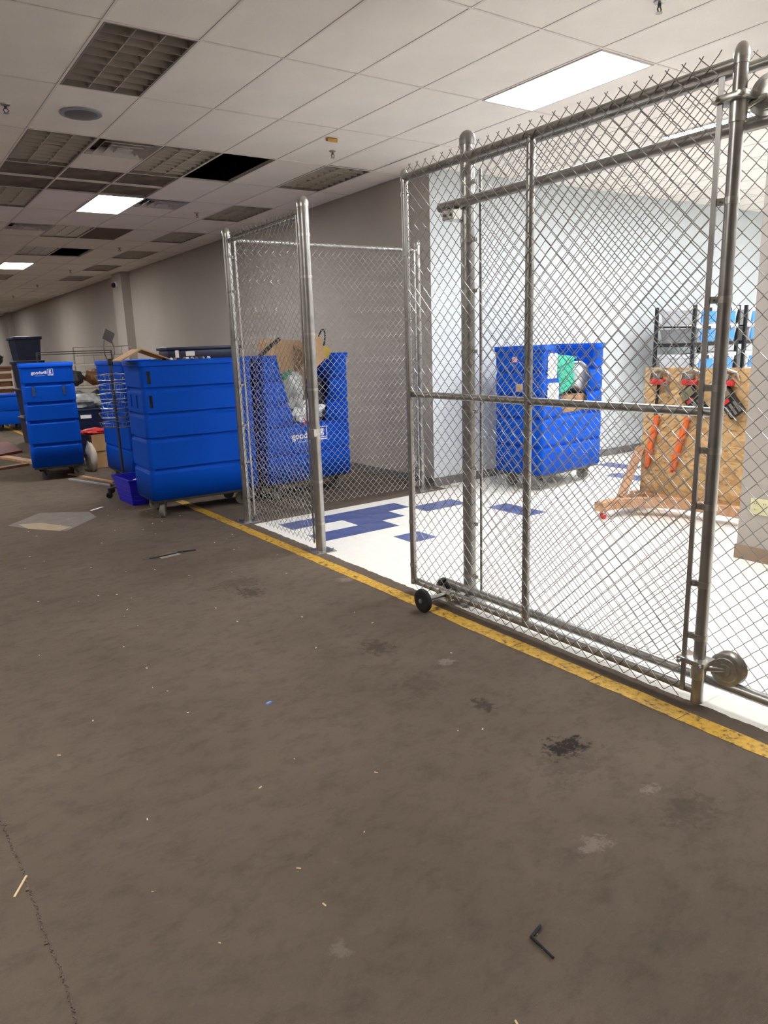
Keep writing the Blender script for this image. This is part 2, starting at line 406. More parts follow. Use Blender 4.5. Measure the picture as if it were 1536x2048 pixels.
for i in range(-14, 23):
    for j in range(-9, 35):
        x, y = cell(i, j)
        if not in_plan(x+.05, y+.05) and not in_plan(x+.05, y+1.1): continue
        if (i, j) in special and (i, j) not in VENT and (i, j) not in MOTTLED: continue
        x1, y1 = min(x+GX, X_R), y+GY
        if x < XW < x+GX and y+GY > YB: x1 = XW
        near = -2 <= i <= 13 and -1 <= j <= 13 and not (i > 6 and j > 2) and x1 == x+GX
        if not near:
            if (i, j) in special: continue
            far.box((x+pg, y+pg, ZC+.004), (x1-pg, y1-pg, ZC+.02)); continue
        if (i, j) in VENT: link('ceiling_panel', panel['half'], ceil, (x, y+GY/2, ZC))
        elif (i, j) in MOTTLED:
            for h in (0, 1): link('ceiling_panel', panel['mottled'], ceil, (x, y+h*GY/2, ZC+.01))
        else:
            dx = .022 if (i, j) == (5, 2) else 0; dy = .02 if (i, j) == (4, 3) else 0
            link('ceiling_panel', panel['brown' if (i, j) in BROWN else 'full'], ceil, (x+dx, y+dy, ZC+(.004 if dx or dy else 0)))
stuff(far.build('ceiling_panels_far', M_CEIL, ceil, False))
# T-bar grid: main tees, then cross tees
tw = .0085
for i in range(-14, 23):
    x = GX0+i*GX
    y1 = Y_END if x < XW else YB
    m = MB().box((x-tw, Y_REAR, ZC), (x+tw, y1, ZC+.004)); m.box((x-.001, Y_REAR, ZC+.004), (x+.001, y1, ZC+.04))
    m.build('ceiling_tee', M_TEE, ceil, False)
for j in range(-8, 35):
    y = GY0+j*GY
    x1 = XW if y > YB else X_R
    MB().box((XH0, y-tw, ZC-.0005), (x1, y+tw, ZC+.0035)).build('ceiling_cross_tee', M_TEE, ceil, False)
for (i, j) in MOTTLED + VENT:
    x, y = cell(i, j); MB().box((x, y+GY/2-tw*1.3, ZC-.0005), (x+GX, y+GY/2+tw*1.3, ZC+.02)).build('ceiling_cross_tee', M_TEE, ceil, False)

# ---------------------------------------------------------------- ceiling fittings
def make_troffer():
    t = thing('recessed_light', '', 'ceiling light')
    a, b = .018, .012
    h = MB(); x0, x1, y0, y1 = .012, GX-.012, .012, GY-.012; zt = .095
    h.box((x0, y0, zt), (x1, y1, zt+.01))
    for bx in (((x0, y0, 0), (x0+.012, y1, zt)), ((x1-.012, y0, 0), (x1, y1, zt)), ((x0, y0, 0), (x1, y0+.012, zt)), ((x0, y1-.012, 0), (x1, y1, zt))): h.box(*bx)
    h.build('housing', M_HOUSING, t, False)
    cx = [x0+.012 + (x1-x0-.024)*k/3 for k in range(4)]; ny = 9
    cy = [y0+.012 + (y1-y0-.024)*k/ny for k in range(ny+1)]
    for x in cx[1:3]:                        # long blades, wedge section
        m = MB(); p = [(-.003, .004), (.003, .004), (.007, .055), (-.007, .055)]
        m.add([(x+u, cy[0], v) for u, v in p] + [(x+u, cy[-1], v) for u, v in p], [(0,1,2,3),(7,6,5,4),(0,4,5,1),(1,5,6,2),(2,6,7,3),(3,7,4,0)])
        m.build('long_blade', M_LOUVRE, t, False)
    for y in cy[1:-1]:
        m = MB(); p = [(-.003, .004), (.003, .004), (.009, .055), (-.009, .055)]
        m.add([(cx[0], y+u, v) for u, v in p] + [(cx[-1], y+u, v) for u, v in p], [(0,1,2,3),(7,6,5,4),(0,4,5,1),(1,5,6,2),(2,6,7,3),(3,7,4,0)])
        bl = m.build('louvre_blade', mat('blade_face', (196, 187, 175), .3, .7), t, False)
        MB().box((cx[0], y-.0035, .0), (cx[-1], y+.0035, .005)).build('blade_edge', mat('blade_face', (196, 187, 175), .3, .7), bl, False)
    for k in range(3):
        xm = (cx[k]+cx[k+1])/2
        MB().cyl((xm, cy[0], .078), (xm, cy[-1], .078), .013, 10).build('tube', mat('dead_tube', (150, 144, 136), .4), t)
    return t
tp = make_troffer()
TLAB = {(0,1): 'large unlit louvred ceiling light beside the round ceiling speaker', (0,3): 'unlit louvred ceiling light touching the square air diffuser, bright grey cells',
        (2,3): 'unlit louvred ceiling light between the air diffuser and a black open panel', (5,3): 'dull grey unlit louvred ceiling light by the wall above the galvanized fence post',
        (0,5): 'unlit louvred ceiling light behind the row of mottled dark panels', (5,5): 'dull grey unlit louvred ceiling light by the wall near the leaning fence post',
        (2,7): 'unlit louvred ceiling light next to a brown ceiling panel', (2,9): 'unlit louvred ceiling light next to a black ceiling opening'}
for n, (i, j) in enumerate(TROFFER):
    o = tp if n == 0 else dup(tp)
    x, y = cell(i, j); o.location = (x, y, ZC)
    o['label'] = TLAB.get((i, j), 'far unlit louvred ceiling light in the long hall beyond the blue carts')
    o['group'] = 'unlit louvred ceiling lights'
n_off = 0
def lit_panel(i, j, lab, m):
    x, y = cell(i, j)
    global n_off
    off = ''
    if (i, j) not in IN_VIEW: n_off += 1; off = '_%d_offscreen' % n_off
    t = thing('lit_panel_light'+off, lab, 'ceiling light', (x, y, ZC), 0, 'lit ceiling panel lights')
    f = MB(); a = .010; bq = .028
    for bx in (((a, a, -.006), (bq, GY-a, .03)), ((GX-bq, a, -.006), (GX-a, GY-a, .03)), ((bq, a, -.006), (GX-bq, bq, .03)), ((bq, GY-bq, -.006), (GX-bq, GY-a, .03))): f.box(*bx)
    f.build('frame', M_DIFF, t, False)
    p = MB().box((a, a, .03), (GX-a, GY-a, .06)); p.build('back_pan', M_HOUSING, t, False)      # closed metal back
    MB().box((bq, bq, -.003), (GX-bq, GY-bq, .004)).build('diffuser'+off, m, t, False)
HL = {(2,5): 'bright lit ceiling panel light beside the mottled dark ceiling panels', (2,11): 'bright lit ceiling panel light far down the hall above the logo cart'}
for c in LIT_HALL: lit_panel(*c, HL.get(c, 'lit ceiling panel light of the long hall, out of sight of the fence'), M_HALLLAMP)
RL = {(5,0): 'large bright lit ceiling panel light above the sliding chain-link gate', (9,0): 'lit ceiling panel light in the tiled room behind the gate upper track'}
for c in LIT_ROOM: lit_panel(*c, RL.get(c, 'lit ceiling panel light deep in the tiled room'), M_ROOMLAMP)
def vent(i, j, lab):
    x, y = cell(i, j); t = thing('air_diffuser', lab, 'vent', (x+GX/2, y+GY/4, ZC), 0, 'square ceiling air diffusers')
    MB().box((-.29, -.29, .06), (.29, .29, .07)).build('back_plate', M_PLENUM, t, False)
    for k, (ro, ri, zo, zi) in enumerate(((.295, .255, -.004, .03), (.235, .175, -.012, .045), (.155, .10, -.016, .05))):
        m = MB(); vs = []
        for r, z in ((ro, zo), (ri, zi), (ri, zi+.006), (ro, zo+.006)): vs += [(-r,-r,z),(r,-r,z),(r,r,z),(-r,r,z)]
        fs = []
        for a in range(4):
            for q in range(4): fs.append((a*4+q, a*4+(q+1) % 4, ((a+1) % 4)*4+(q+1) % 4, ((a+1) % 4)*4+q))
        m.add(vs, fs); m.build('cone_ring', M_DIFF, t, False)
    m = MB(); m.box((-.075,-.075,-.018), (.075,.075,-.010)); m.build('centre_plate', M_DIFF, t, False)
vent(1, 3, 'square air diffuser between two unlit louvred ceiling lights'); vent(3, 5, 'square air diffuser beside the lit ceiling panel'); vent(1, 7, 'square air diffuser far back near the brown ceiling panel')
# round speaker
t = thing('ceiling_speaker', 'round grey perforated speaker set in a ceiling panel', 'speaker', (1.81, 6.66, ZC))
MB().lathe([(.165, .004), (.165, -.006), (.155, -.010), (.152, -.010)], 40).build('rim', M_GREYPLASTIC, t)
MB().lathe([(.151, -.0085), (.10, -.012), (.04, -.014), (.001, -.0145)], 40).build('grille', mat('speaker_grille', (120, 116, 114), .35, .7, .2, 200), t)
# sprinklers
def sprinkler(x, y, lab):
    t = thing('sprinkler_head', lab, 'sprinkler', (x, y, ZC), 0, 'ceiling sprinkler heads')
    MB().lathe([(.036, .004), (.034, -.006), (.015, -.012), (.014, -.012)], 20).build('escutcheon', M_ZINC, t)
    m = MB().cyl((0,0,-.008), (0,0,-.03), .011, 10); m.tube([(.010,0,-.028), (.018,0,-.042), (.008,0,-.06), (-.008,0,-.06), (-.018,0,-.042), (-.010,0,-.028)], .004, 6)
    m.build('frame', M_DARKSTEEL, t)
    MB().lathe([(.020, -.060), (.021, -.064), (.004, -.066)], 14).build('deflector', M_ZINC, t)
sprinkler(4.27, 2.99, 'sprinkler head on a plain ceiling panel above the gate lit panel'); sprinkler(4.29, 6.74, 'sprinkler head beside the torn ceiling panel edge')
sprinkler(1.25, 6.70, 'sprinkler head near the round ceiling speaker')
for yy in (10.45, 14.29, 18.2, 22.05, 25.9): sprinkler(4.30, yy, 'sprinkler head in the row receding along the grey wall')
# torn bit of panel
bm_ = MB().prism([(0,0),(.10,-.01),(.12,.05),(.06,.09),(.01,.06)], -.03, .0, Matrix.Rotation(.35, 4, 'X'))
tag(bm_.build('torn_panel_chip', mat('torn_board', (190, 140, 60), .9, 0, .2, 20), None, False, (3.99, 6.33, ZC-.006)), 'torn orange-brown scrap of board hanging from the ceiling grid', 'board scrap')
# device on the pilaster
t = thing('wall_camera', 'small white camera on the grey wall pilaster', 'camera', (5.44, 18.6, 3.42))
MB().rbox((-.05,-.06,-.06), (0,.06,.06), .01).build('mount', M_LIDWHITE, t); MB().blob((-.08,0,-.02), (.06,.06,.06), 1, 0).build('dome', M_BLACKSTEEL, t)

# ================================================================ CHAIN LINK
P = .0775
def chain_mesh(length, z0, z1, r=.0024, pitch=P, n=5):
    """woven zigzag wires in the local X-Z plane, x from 0 to length; neighbours hook at their bends"""
    m = MB(); hp = pitch/2; d = r*1.1
    nw = int(length/hp); off = (length-nw*hp)/2
    ns = int(round((z1-z0)/hp)); hz = (z1-z0)/ns
    for k in range(nw):
        xl, xr = off+k*hp-r*.7, off+(k+1)*hp+r*.7; pts = []
        for s_ in range(ns):
            a, b = (xl, xr) if (s_+k) % 2 == 0 else (xr, xl)
            dd = d if (s_+k) % 2 == 0 else -d; za = z0+s_*hz
            if s_ == 0: pts.append((a, 0, za))
            for t in (.12, .88): pts.append((a+(b-a)*t, dd, za+hz*t))
            pts.append((b, 0, za+hz))
        # cut wire end bent over the neighbour
        e = pts[-1]; sg = 1 if e[0] > off+(k+.5)*hp else -1
        pts.append((e[0]+sg*.008, 0, e[2]+.010))
        m.tube(pts, r, n)
    return m
def cap(m, x, y, z, r):
    m.lathe([(r*1.1, z-.05), (r*1.1, z-.028), (r*1.13, z-.028), (r*1.13, z-.018), (r*1.02, z+.004), (r*.7, z+.022), (r*.3, z+.031), (.001, z+.033)], 20, 'Z', (x, y, 0))
def band(x, y, z, r, dirv, h=.022):
    """brace band round a post with a bolted lug pointing along dirv"""
    m = MB().lathe([(r+.0005, -h/2), (r+.0035, -h/2), (r+.0035, h/2), (r+.0005, h/2)], 18, 'Z', (x, y, z))
    a = math.atan2(dirv[1], dirv[0])
    c = (x+dirv[0]*(r+.016), y+dirv[1]*(r+.016), z)
    for s_ in (-1, 1):
        px, py = -math.sin(a)*s_*.006, math.cos(a)*s_*.006
        m.cbox((c[0]+px, c[1]+py, z), (.034, .003, h), a)
    m.cyl((c[0]+math.sin(a)*.02, c[1]-math.cos(a)*.02, z), (c[0]-math.sin(a)*.022, c[1]+math.cos(a)*.022, z), .0045, 8)
    return m
def base_plate(x, y, sx, sy):
    m = MB().rbox((x-sx/2, y-sy/2, TZ), (x+sx/2, y+sy/2, TZ+.010), .003)
    for u in (-1, 1):
        for v in (-1, 1): m.lathe([(.011, TZ+.008), (.011, TZ+.018), (.006, TZ+.018), (.006, TZ+.032)], 8, 'Z', (x+u*sx*.38, y+v*sy*.38, 0))
    return m

# ---- corner fence: posts at the corner, the opening and the wall
AX, AY, BY_, CX_ = 3.07, 6.785, 5.30, 5.40
fz = thing('chain_link_fence', 'galvanized chain-link corner fence of three posts in front of the blue carts', 'fence', (AX, AY, TZ))
def fpart(m, name, material=M_GALV, smooth=True):
    m.v = [(x-AX, y-AY, z-TZ) for x, y, z in m.v]; return m.build(name, material, fz, smooth)
for (x, y, h, r) in ((AX, AY, 2.86, .038), (AX, BY_, 2.88, .044), (CX_, AY, 2.86, .030)):
    fpart(MB().cyl((x, y, TZ+.005), (x, y, h), r, 24), 'post')
    m = MB(); cap(m, x, y, h, r); fpart(m, 'post_cap', M_ZINC)
    fpart(base_plate(x, y, .20, .20), 'base_plate')
fpart(MB().cyl((AX+.03, AY, 2.775), (CX_-.02, AY, 2.775), .021, 16), 'top_rail')
fpart(MB().cyl((AX, AY-.03, 2.765), (AX, BY_+.03, 2.765), .021, 16), 'top_rail')
m = chain_mesh(CX_-AX-.14, .05, 2.785, .0024); m.v = [(x+AX+.07, y+AY-.022, z) for x, y, z in m.v]; stuff(fpart(m, 'chain_link_mesh', M_WIRE))
m = chain_mesh(AY-BY_-.15, .05, 2.815, .0024); m.v = [(y+AX-.022, x+BY_+.075, z) for x, y, z in m.v]; stuff(fpart(m, 'chain_link_mesh', M_WIRE))
for (x0, y0, dv, r) in ((AX, AY, (1,0), .038), (AX, AY, (0,-1), .038), (AX, BY_, (0,1), .044), (CX_, AY, (-1,0), .030)):
    bx, by = x0+dv[0]*(r+.032), y0+dv[1]*(r+.032)
    ox, oy = (0, -.022) if dv[0] else (-.022, 0)
    fpart(MB().cbox((bx+ox, by+oy, 1.42), (.008 if dv[1] else .018, .018 if dv[1] else .008, 2.72)), 'tension_bar', M_GALV, False)
    for z in (.25, .62, 1.0, 1.4, 1.85, 2.3, 2.62): fpart(band(x0, y0, z, r, dv), 'brace_band', M_ZINC)
m = MB()
for z in (1.03, 1.06): m.lathe([(.0445, z-.012), (.050, z-.012), (.050, z+.012), (.0445, z+.012)], 20, 'Z', (AX, BY_, 0))
m.cbox((AX-.04, BY_-.055, 1.045), (.03, .05, .06)); fpart(m, 'latch_collar', M_ZINC)
fpart(MB().lathe([(.046, 2.70), (.046, 2.86), (.0445, 2.865)], 20, 'Z', (AX, BY_, 0)), 'post_sleeve', M_GALV)
for k in range(7):
    xk = AX+.25+k*.33; m = MB(); m.tube([(xk+.024*math.sin(a)*.2, AY+.024*math.cos(a), 2.775+.024*math.sin(a)) for a in [2*PI*q/10 for q in range(11)]], .002, 5); fpart(m, 'wire_tie', M_WIRE)

# ---- fixed fence behind the gate with its roller tracks
DX, DY = 3.21, 3.53; FY1 = -1.2
ff = thing('chain_link_fence', 'fixed galvanized chain-link fence with roller track pipes behind the sliding gate', 'fence', (DX, DY, TZ))
def dpart(m, name, material=M_GALV, smooth=True):
    m.v = [(x-DX, y-DY, z-TZ) for x, y, z in m.v]; return m.build(name, material, ff, smooth)
for y in (DY, FY1):
    dpart(MB().cyl((DX, y, TZ+.005), (DX, y, 2.945), .044, 24), 'post')
    m = MB(); cap(m, DX, y, 2.945, .044); dpart(m, 'post_cap', mat('cap_grey', (150, 148, 146), .45, .7) if y == DY else M_ZINC)
    dpart(base_plate(DX, y, .24, .20), 'base_plate')
FXM = 3.225
dpart(MB().cyl((DX, DY-.04, 2.80), (DX, FY1+.04, 2.80), .021, 16), 'top_rail')
m = chain_mesh(DY-FY1-.16, .015, 2.86, .0021); m.v = [(y+FXM+.018, x+FY1+.08, z) for x, y, z in m.v]; stuff(dpart(m, 'chain_link_mesh', M_WIRE))
dpart(MB().cbox((FXM+.018, DY-.08, 1.40), (.008, .018, 2.70)), 'tension_bar', M_GALV, False)
for z in (.18, .55, .93, 1.3, 1.68, 2.05, 2.35, 2.68): dpart(band(DX, DY, z, .044, (0,-1)), 'brace_band', M_ZINC)
TRX = 3.135
for z in (.105, 2.562):
    dpart(MB().cyl((TRX, 3.70, z), (TRX, FY1-.1, z), .028, 20), 'track_pipe')
    # bracket clamping the pipe to the post
    zb = 2.50 if z > 1 else .05
    m = MB()
    m.rbox((TRX-.05, DY-.005, zb-.03), (TRX+.125, DY+.05+.045, zb+.03), .004)
    for yy in (DY+.02, DY+.075): m.lathe([(.010, -.018), (.010, .0)], 6, 'X', (TRX-.05, yy, zb))
    m.cbox((TRX-.008, DY+.085, (zb+z)/2), (.03, .012, abs(z-zb)+.03))
    m.cbox((TRX-.008, DY+.02, (zb+z)/2), (.03, .012, abs(z-zb)+.03))
    dpart(m, 'track_bracket', M_ZINC, False)
    if z < 1: dpart(MB().lathe([(.062, -.02), (.062, .02)], 20, 'Y', (TRX-.02, 3.69, .075)), 'end_roller', M_RUBBER)

# ---- sliding gate
GXP, GY1, GY2, GZ0, GZ1 = 3.03, 1.74, 3.925, .082, 2.772
gt = thing('sliding_gate', 'sliding chain-link gate with galvanized tube frame and a small black wheel', 'gate', (GXP, GY2, 0))
def gpart(m, name, material=M_GALV, smooth=True, parent=None):
    m.v = [(x-GXP, y-GY2, z) for x, y, z in m.v]; return m.build(name, material, parent or gt, smooth)
GR = .0245
gpart(MB().cyl((GXP, GY2, .058), (GXP, GY2, 2.795), .0225, 20), 'upright')
gpart(MB().cyl((GXP, GY1, .022), (GXP, GY1, 2.815), .0275, 20), 'upright')
for y, r, z in ((GY2, .0225, 2.795), (GY1, .0275, 2.815)):
    m = MB(); cap(m, GXP, y, z, r); gpart(m, 'post_cap', M_ZINC)
ymid = 2.845
gpart(MB().cyl((GXP, ymid, GZ0), (GXP, ymid, GZ1), .0235, 20), 'middle_upright')
gpart(MB().cyl((GXP, GY1, GZ1), (GXP, GY2, GZ1), GR, 20), 'top_rail')
gpart(MB().cyl((GXP, GY1, GZ0), (GXP, GY2, GZ0), GR, 20), 'bottom_rail')
gpart(MB().cyl((GXP, GY1, 1.40), (GXP, GY2, 1.41), .0215, 20), 'middle_rail')
MX = GXP-.029
m = chain_mesh(GY2-GY1-.105, .035, 2.822, .0022); m.v = [(MX-y, x+GY1+.064, z) for x, y, z in m.v]; stuff(gpart(m, 'chain_link_mesh', M_WIRE))
gpart(MB().cbox((MX, GY1+.060, 1.40), (.008, .022, 2.66)), 'tension_bar', M_GALV, False)
gpart(MB().cbox((MX, GY2-.040, 1.40), (.008, .016, 2.66)), 'tension_bar', M_GALV, False)
for z in (2.263, 1.874, 1.506, 1.232, .978, .613, .354): gpart(band(GXP, GY1, z, .0275, (-.35,.94), .028), 'brace_band', M_ZINC)
for z in (2.673, 2.295, 1.898, 1.447, .888, .518, .2): gpart(band(GXP, GY2, z, .0225, (-.5,-.87), .024), 'brace_band', M_ZINC)
def gwheel(yc, zc, zclamp, material, flip):
    r0 = .078
    wy = yc
    w_ = gpart(MB().lathe([(.012, -.026), (r0, -.026), (r0+.004, -.022), (r0, -.016), (.058, -.004), (.058, .004), (r0, .016), (r0+.004, .022), (r0, .026), (.012, .026)], 32, 'X', (TRX, wy, zc)), 'track_roller', material)
    gpart(MB().lathe([(.060, -.0275), (.056, -.031), (.030, -.031), (.028, -.036), (.012, -.036)], 24, 'X', (TRX, wy, zc)), 'roller_hub', M_ZINC, parent=None)
    m = MB()
    m.lathe([(.0285, -.045), (.034, -.045), (.034, .045), (.0285, .045)], 18, 'Z', (GXP, GY1, zclamp))
    m.rbox((GXP-.055, GY1-.055, zclamp+.045*flip-.012), (GXP+.045, GY1+.085, zclamp+.045*flip+.014), .004)
    for yy in (GY1-.04, GY1+.06): m.lathe([(.009, -.014), (.009, .014)], 6, 'X', (GXP-.062, yy, zclamp+.045*flip))
    m.cyl((GXP+.01, GY1, zclamp), (TRX-.02, wy, zc), .013, 10)
    gpart(m, 'roller_bracket', M_ZINC)
gwheel(1.655, .105+.028+.060, .19, M_ZINC, 1)
gwheel(1.665, 2.562+.028+.060, 2.60, M_ZINC, 1)
# front support wheel
wx, wy, wz = 2.815, 3.555, .080
wh = gpart(MB().lathe([(.050, -.016), (.066, -.019), (.076, -.014), (.080, 0), (.076, .014), (.066, .019), (.050, .016)], 36, 'X', (wx, wy, wz)), 'tire', M_RUBBER)
gpart(MB().lathe([(.010, -.026), (.016, -.024), (.018, -.012), (.040, -.010), (.050, -.015), (.052, -.010), (.052, .010), (.018, .02), (.010, .02)], 30, 'X', (wx, wy, wz)), 'wheel_hub', M_ZINC)
m = MB().cyl((wx-.02, wy, wz), (GXP+.01, wy, wz), .008, 10)
m.cbox((2.93, wy, wz+.006), (.16, .035, .006)); m.cbox((2.93, wy, wz-.012), (.16, .035, .006)); gpart(m, 'wheel_axle', M_ZINC, False)
m = MB()
for yy in (wy-.03, wy+.07): m.lathe([(GR+.0005, -.016), (GR+.006, -.016), (GR+.006, .016), (GR+.0005, .016)], 16, 'Y', (GXP, yy, GZ0))
m.cbox((GXP, wy+.02, GZ0-.034), (.03, .14, .010)); gpart(m, 'wheel_clamp', M_ZINC)

# ================================================================ POLY CARTS
CL, CW, CZ0, CZ1 = 1.22, .70, .20, 1.67
ZS = [.20, .544, .876, 1.136, 1.40, 1.67]
CUTZ = .876
def cart_rings():
    prof = []
    for a, b in zip(ZS, ZS[1:]):
        top = b == ZS[-1]
        prof.append((a, 0.)); 
        if not top: prof += [(b-.060, 0.), (b-.032, .030), (b-.001, .030)]
        else: prof += [(b-.06, 0.), (b-.055, -.012), (b, -.016)]
    return prof
def cart_body():
    m = MB(); prof = cart_rings(); rc = .040; nc = 4; rings = []
    for z, ins in prof:
        ci_ = ins*.3 if ins > 0 else ins
        hx, hy = CL/2, CW/2; pts = []
        t = max(0, min(1, (z-CUTZ)/(CZ1-CUTZ)))
        ul, ur = -CL/2+.40-.21*t, CL/2-.37+.16*t
        e = .062
        cx, cy = hx-ci_-rc, hy-ci_-rc
        corners = ((-cx, -cy, PI), (cx, -cy, 1.5*PI), (cx, cy, 0), (-cx, cy, .5*PI))
        walls = (((-hx+e, -hy+ins), (ul, -hy+ins), (ur, -hy+ins), (hx-e, -hy+ins)), ((hx-ins, -hy+e), (hx-ins, hy-e)),
                 ((hx-e, hy-ins), (-hx+e, hy-ins)), ((-hx+ins, hy-e), (-hx+ins, -hy+e)))
        for (x, y, a0), wl_ in zip(corners, walls):
            for k in range(nc+1): pts.append((x+rc*math.cos(a0+k*PI/2/nc), y+rc*math.sin(a0+k*PI/2/nc), z))
            pts += [(p[0], p[1], z) for p in wl_]
        rings.append(pts)
    n = len(rings[0]); vs = [p for r in rings for p in r]; fs = []
    for i in range(len(rings)-1):
        for j in range(n):
            if j == nc+2 and rings[i][0][2] >= CUTZ-.002: continue
            fs.append((i*n+j, i*n+(j+1) % n, (i+1)*n+(j+1) % n, (i+1)*n+j))
    m.add(vs, fs); return m
def text_mesh(body, size, ext=.0012, bold=.028):
    cu = bpy.data.curves.new('txt', 'FONT'); cu.body = body; cu.size = size; cu.extrude = ext; cu.align_x = 'LEFT'; cu.offset = bold*size
    o = bpy.data.objects.new('txt', cu); COL.objects.link(o)
    dg = bpy.context.evaluated_depsgraph_get(); dg.update()
    me = bpy.data.meshes.new_from_object(o.evaluated_get(dg)); COL.objects.unlink(o); bpy.data.objects.remove(o)
    return me
TXT = text_mesh('goodwill', .135); TXT.materials.clear(); TXT.materials.append(M_WHITE)
GLY = text_mesh('g', .15); GLY.materials.clear(); GLY.materials.append(M_WHITE)
tw_ = max(v.co.x for v in TXT.vertices)
def logo(parent, loc, rz, scale):
    """local text plane faces -Y after rotation"""
    o = link('logo_lettering', TXT, parent, loc, (PI/2, 0, rz)); o.scale = (scale,)*3
    c, s_ = math.cos(rz), math.sin(rz)
    def off(u, v): return (loc[0]+c*u*scale, loc[1]+s_*u*scale, loc[2]+v*scale)
    m = MB(); S = .17; t_ = .012
    for bx in (((0,0,0), (S, t_, .002)), ((0,S-t_,0), (S,S,.002)), ((0,t_,0), (t_,S-t_,.002)), ((S-t_,t_,0), (S,S-t_,.002)), ((0,-.035,0), (S,-.015,.002))): m.box(*bx)
    q = m.build('logo_square', M_WHITE, parent, False, off(tw_+.025, -.02), (PI/2, 0, rz)); q.scale = (scale,)*3
    q = link('logo_glyph', GLY, parent, off(tw_+.068, .045), (PI/2, 0, rz)); q.scale = (scale,)*3
    q = MB().box((0,0,0), (.30,.022,.0015)).build('logo_strip', M_PALEBLUE, parent, False, off(tw_-.36, -.062), (PI/2, 0, rz)); q.scale = (scale,)*3
def make_caster(r=.075):
    t = MB().lathe([(.04, CZ0-.032), (.04, CZ0-.044), (.018, CZ0-.05)], 12)
    for s_ in (-1, 1): t.add([(-.03, s_*.031, CZ0-.045), (.03, s_*.031, CZ0-.045), (.055, s_*.031, r-.012), (.035, s_*.031, r-.02), (-.03, s_*.035, CZ0-.045), (.03, s_*.035, CZ0-.045), (.055, s_*.035, r-.012), (.035, s_*.035, r-.02)],
          [(0,1,2,3),(7,6,5,4),(0,4,5,1),(1,5,6,2),(2,6,7,3),(3,7,4,0)])
    return t
BODY_ME = cart_body().mesh('body', M_BLUE)
FORK_ME = make_caster().mesh('caster_fork', M_DARKSTEEL, False)
WHEEL_ME = MB().lathe([(.018, -.027), (.058, -.025), (.072, -.019), (.075, 0), (.072, .019), (.058, .025), (.018, .027)], 24, 'Y', (.045, 0, .075)).mesh('caster_wheel', M_GREYRUBBER)
DECK_ME = MB().rbox((-CL/2+.02, -CW/2+.02, CZ0-.032), (CL/2-.02, CW/2-.02, CZ0+.012), .006).mesh('deck', M_DARKSTEEL)
def cart(label, loc, rz, logos=(), slots=(), casters=(.4, 2.2, 1.1, -.6), wheelmat=None):
    t = thing('poly_cart', label, 'cart', loc, rz, 'blue plastic bulk carts')
    b = link('body', BODY_ME, t)
    so = b.modifiers.new('wall', 'SOLIDIFY'); so.thickness = .022; so.offset = -1
    link('deck', DECK_ME, t)
    for k, (sx, sy) in enumerate(((-1,-1), (1,-1), (1,1), (-1,1))):
        f = link('caster_fork', FORK_ME, t, (sx*(CL/2-.13), sy*(CW/2-.12), 0), (0,0,casters[k])); link('caster_wheel', WHEEL_ME, f)
    for l in logos: logo(t, *l)
    cut = MB()
    for (x, y, z, ax) in slots:             # grip slots, open through the wall, each with a moulded rim
        sg = 1 if (y if ax == 'y' else x) > 0 else -1
        fr = MB(); w2, h2, e = .017, .065, .007
        def bx(u0, u1, z0, z1, d0, d1, m):
            if ax == 'y': m.box((x+u0, min(y+sg*d0, y+sg*d1), z+z0), (x+u1, max(y+sg*d0, y+sg*d1), z+z1))
            else: m.box((min(x+sg*d0, x+sg*d1), y+u0, z+z0), (max(x+sg*d0, x+sg*d1), y+u1, z+z1))
        bx(-w2, w2, -h2, h2, -.06, .03, cut)
        bx(-w2-e, -w2, -h2-e, h2+e, -.004, .005, fr); bx(w2, w2+e, -h2-e, h2+e, -.004, .005, fr)
        bx(-w2, w2, h2, h2+e, -.004, .005, fr); bx(-w2, w2, -h2-e, -h2, -.004, .005, fr)
        fr.build('grip_slot', M_BLUE, t, False)
    if slots:
        co = bpy.data.objects.new('cut', cut.mesh('cut', M_BLUE, False)); COL.objects.link(co); co.parent = t
        bo = b.modifiers.new('slots', 'BOOLEAN'); bo.operation = 'DIFFERENCE'; bo.solver = 'EXACT'; bo.object = co
        dg = bpy.context.evaluated_depsgraph_get(); dg.update()
        me = bpy.data.meshes.new_from_object(b.evaluated_get(dg)); b.modifiers.clear(); b.data = me
        me.materials.clear(); me.materials.append(M_BLUE); bpy.data.objects.remove(co)
    return t
ENDX, SIDEY = CL/2, CW/2
# long solid side to the hall, next to the fence post
cA = cart('solid-sided blue plastic cart with grip slots beside the corner fence post', (2.965, 7.86, 0), math.radians(177), (),
     [(ENDX-.085, SIDEY-.001, 1.50, 'y'), (ENDX-.085, SIDEY-.001, 1.25, 'y'), (ENDX-.001, .12, 1.25, 'x'), (ENDX-.001, -.12, 1.25, 'x')])
c2 = cart('blue plastic cart with cut-out front overflowing with cardboard behind the corner fence', (4.235, 7.83, 0), math.radians(5.5),
     [((-.26, -SIDEY-.001, .70), 0., .78)])
c3 = cart('blue plastic cart with white logo and two dark grip slots on its end', (2.235, 11.75, 0), math.radians(-99),
     [((ENDX+.001, -.20, 1.52), PI/2, .44)], [(ENDX-.001, .20, 1.28, 'x'), (ENDX-.001, -.20, 1.28, 'x')])
c4 = cart('blue plastic cart half hidden behind the wire spinner rack', (3.02, 9.95, 0), math.radians(90))
c5 = cart('blue plastic cart with two white papers taped beside its cut-out, on the tiled floor', (6.83, 6.06, 0), math.radians(5.8), (), [(-ENDX+.001, .1, 1.25, 'x')])
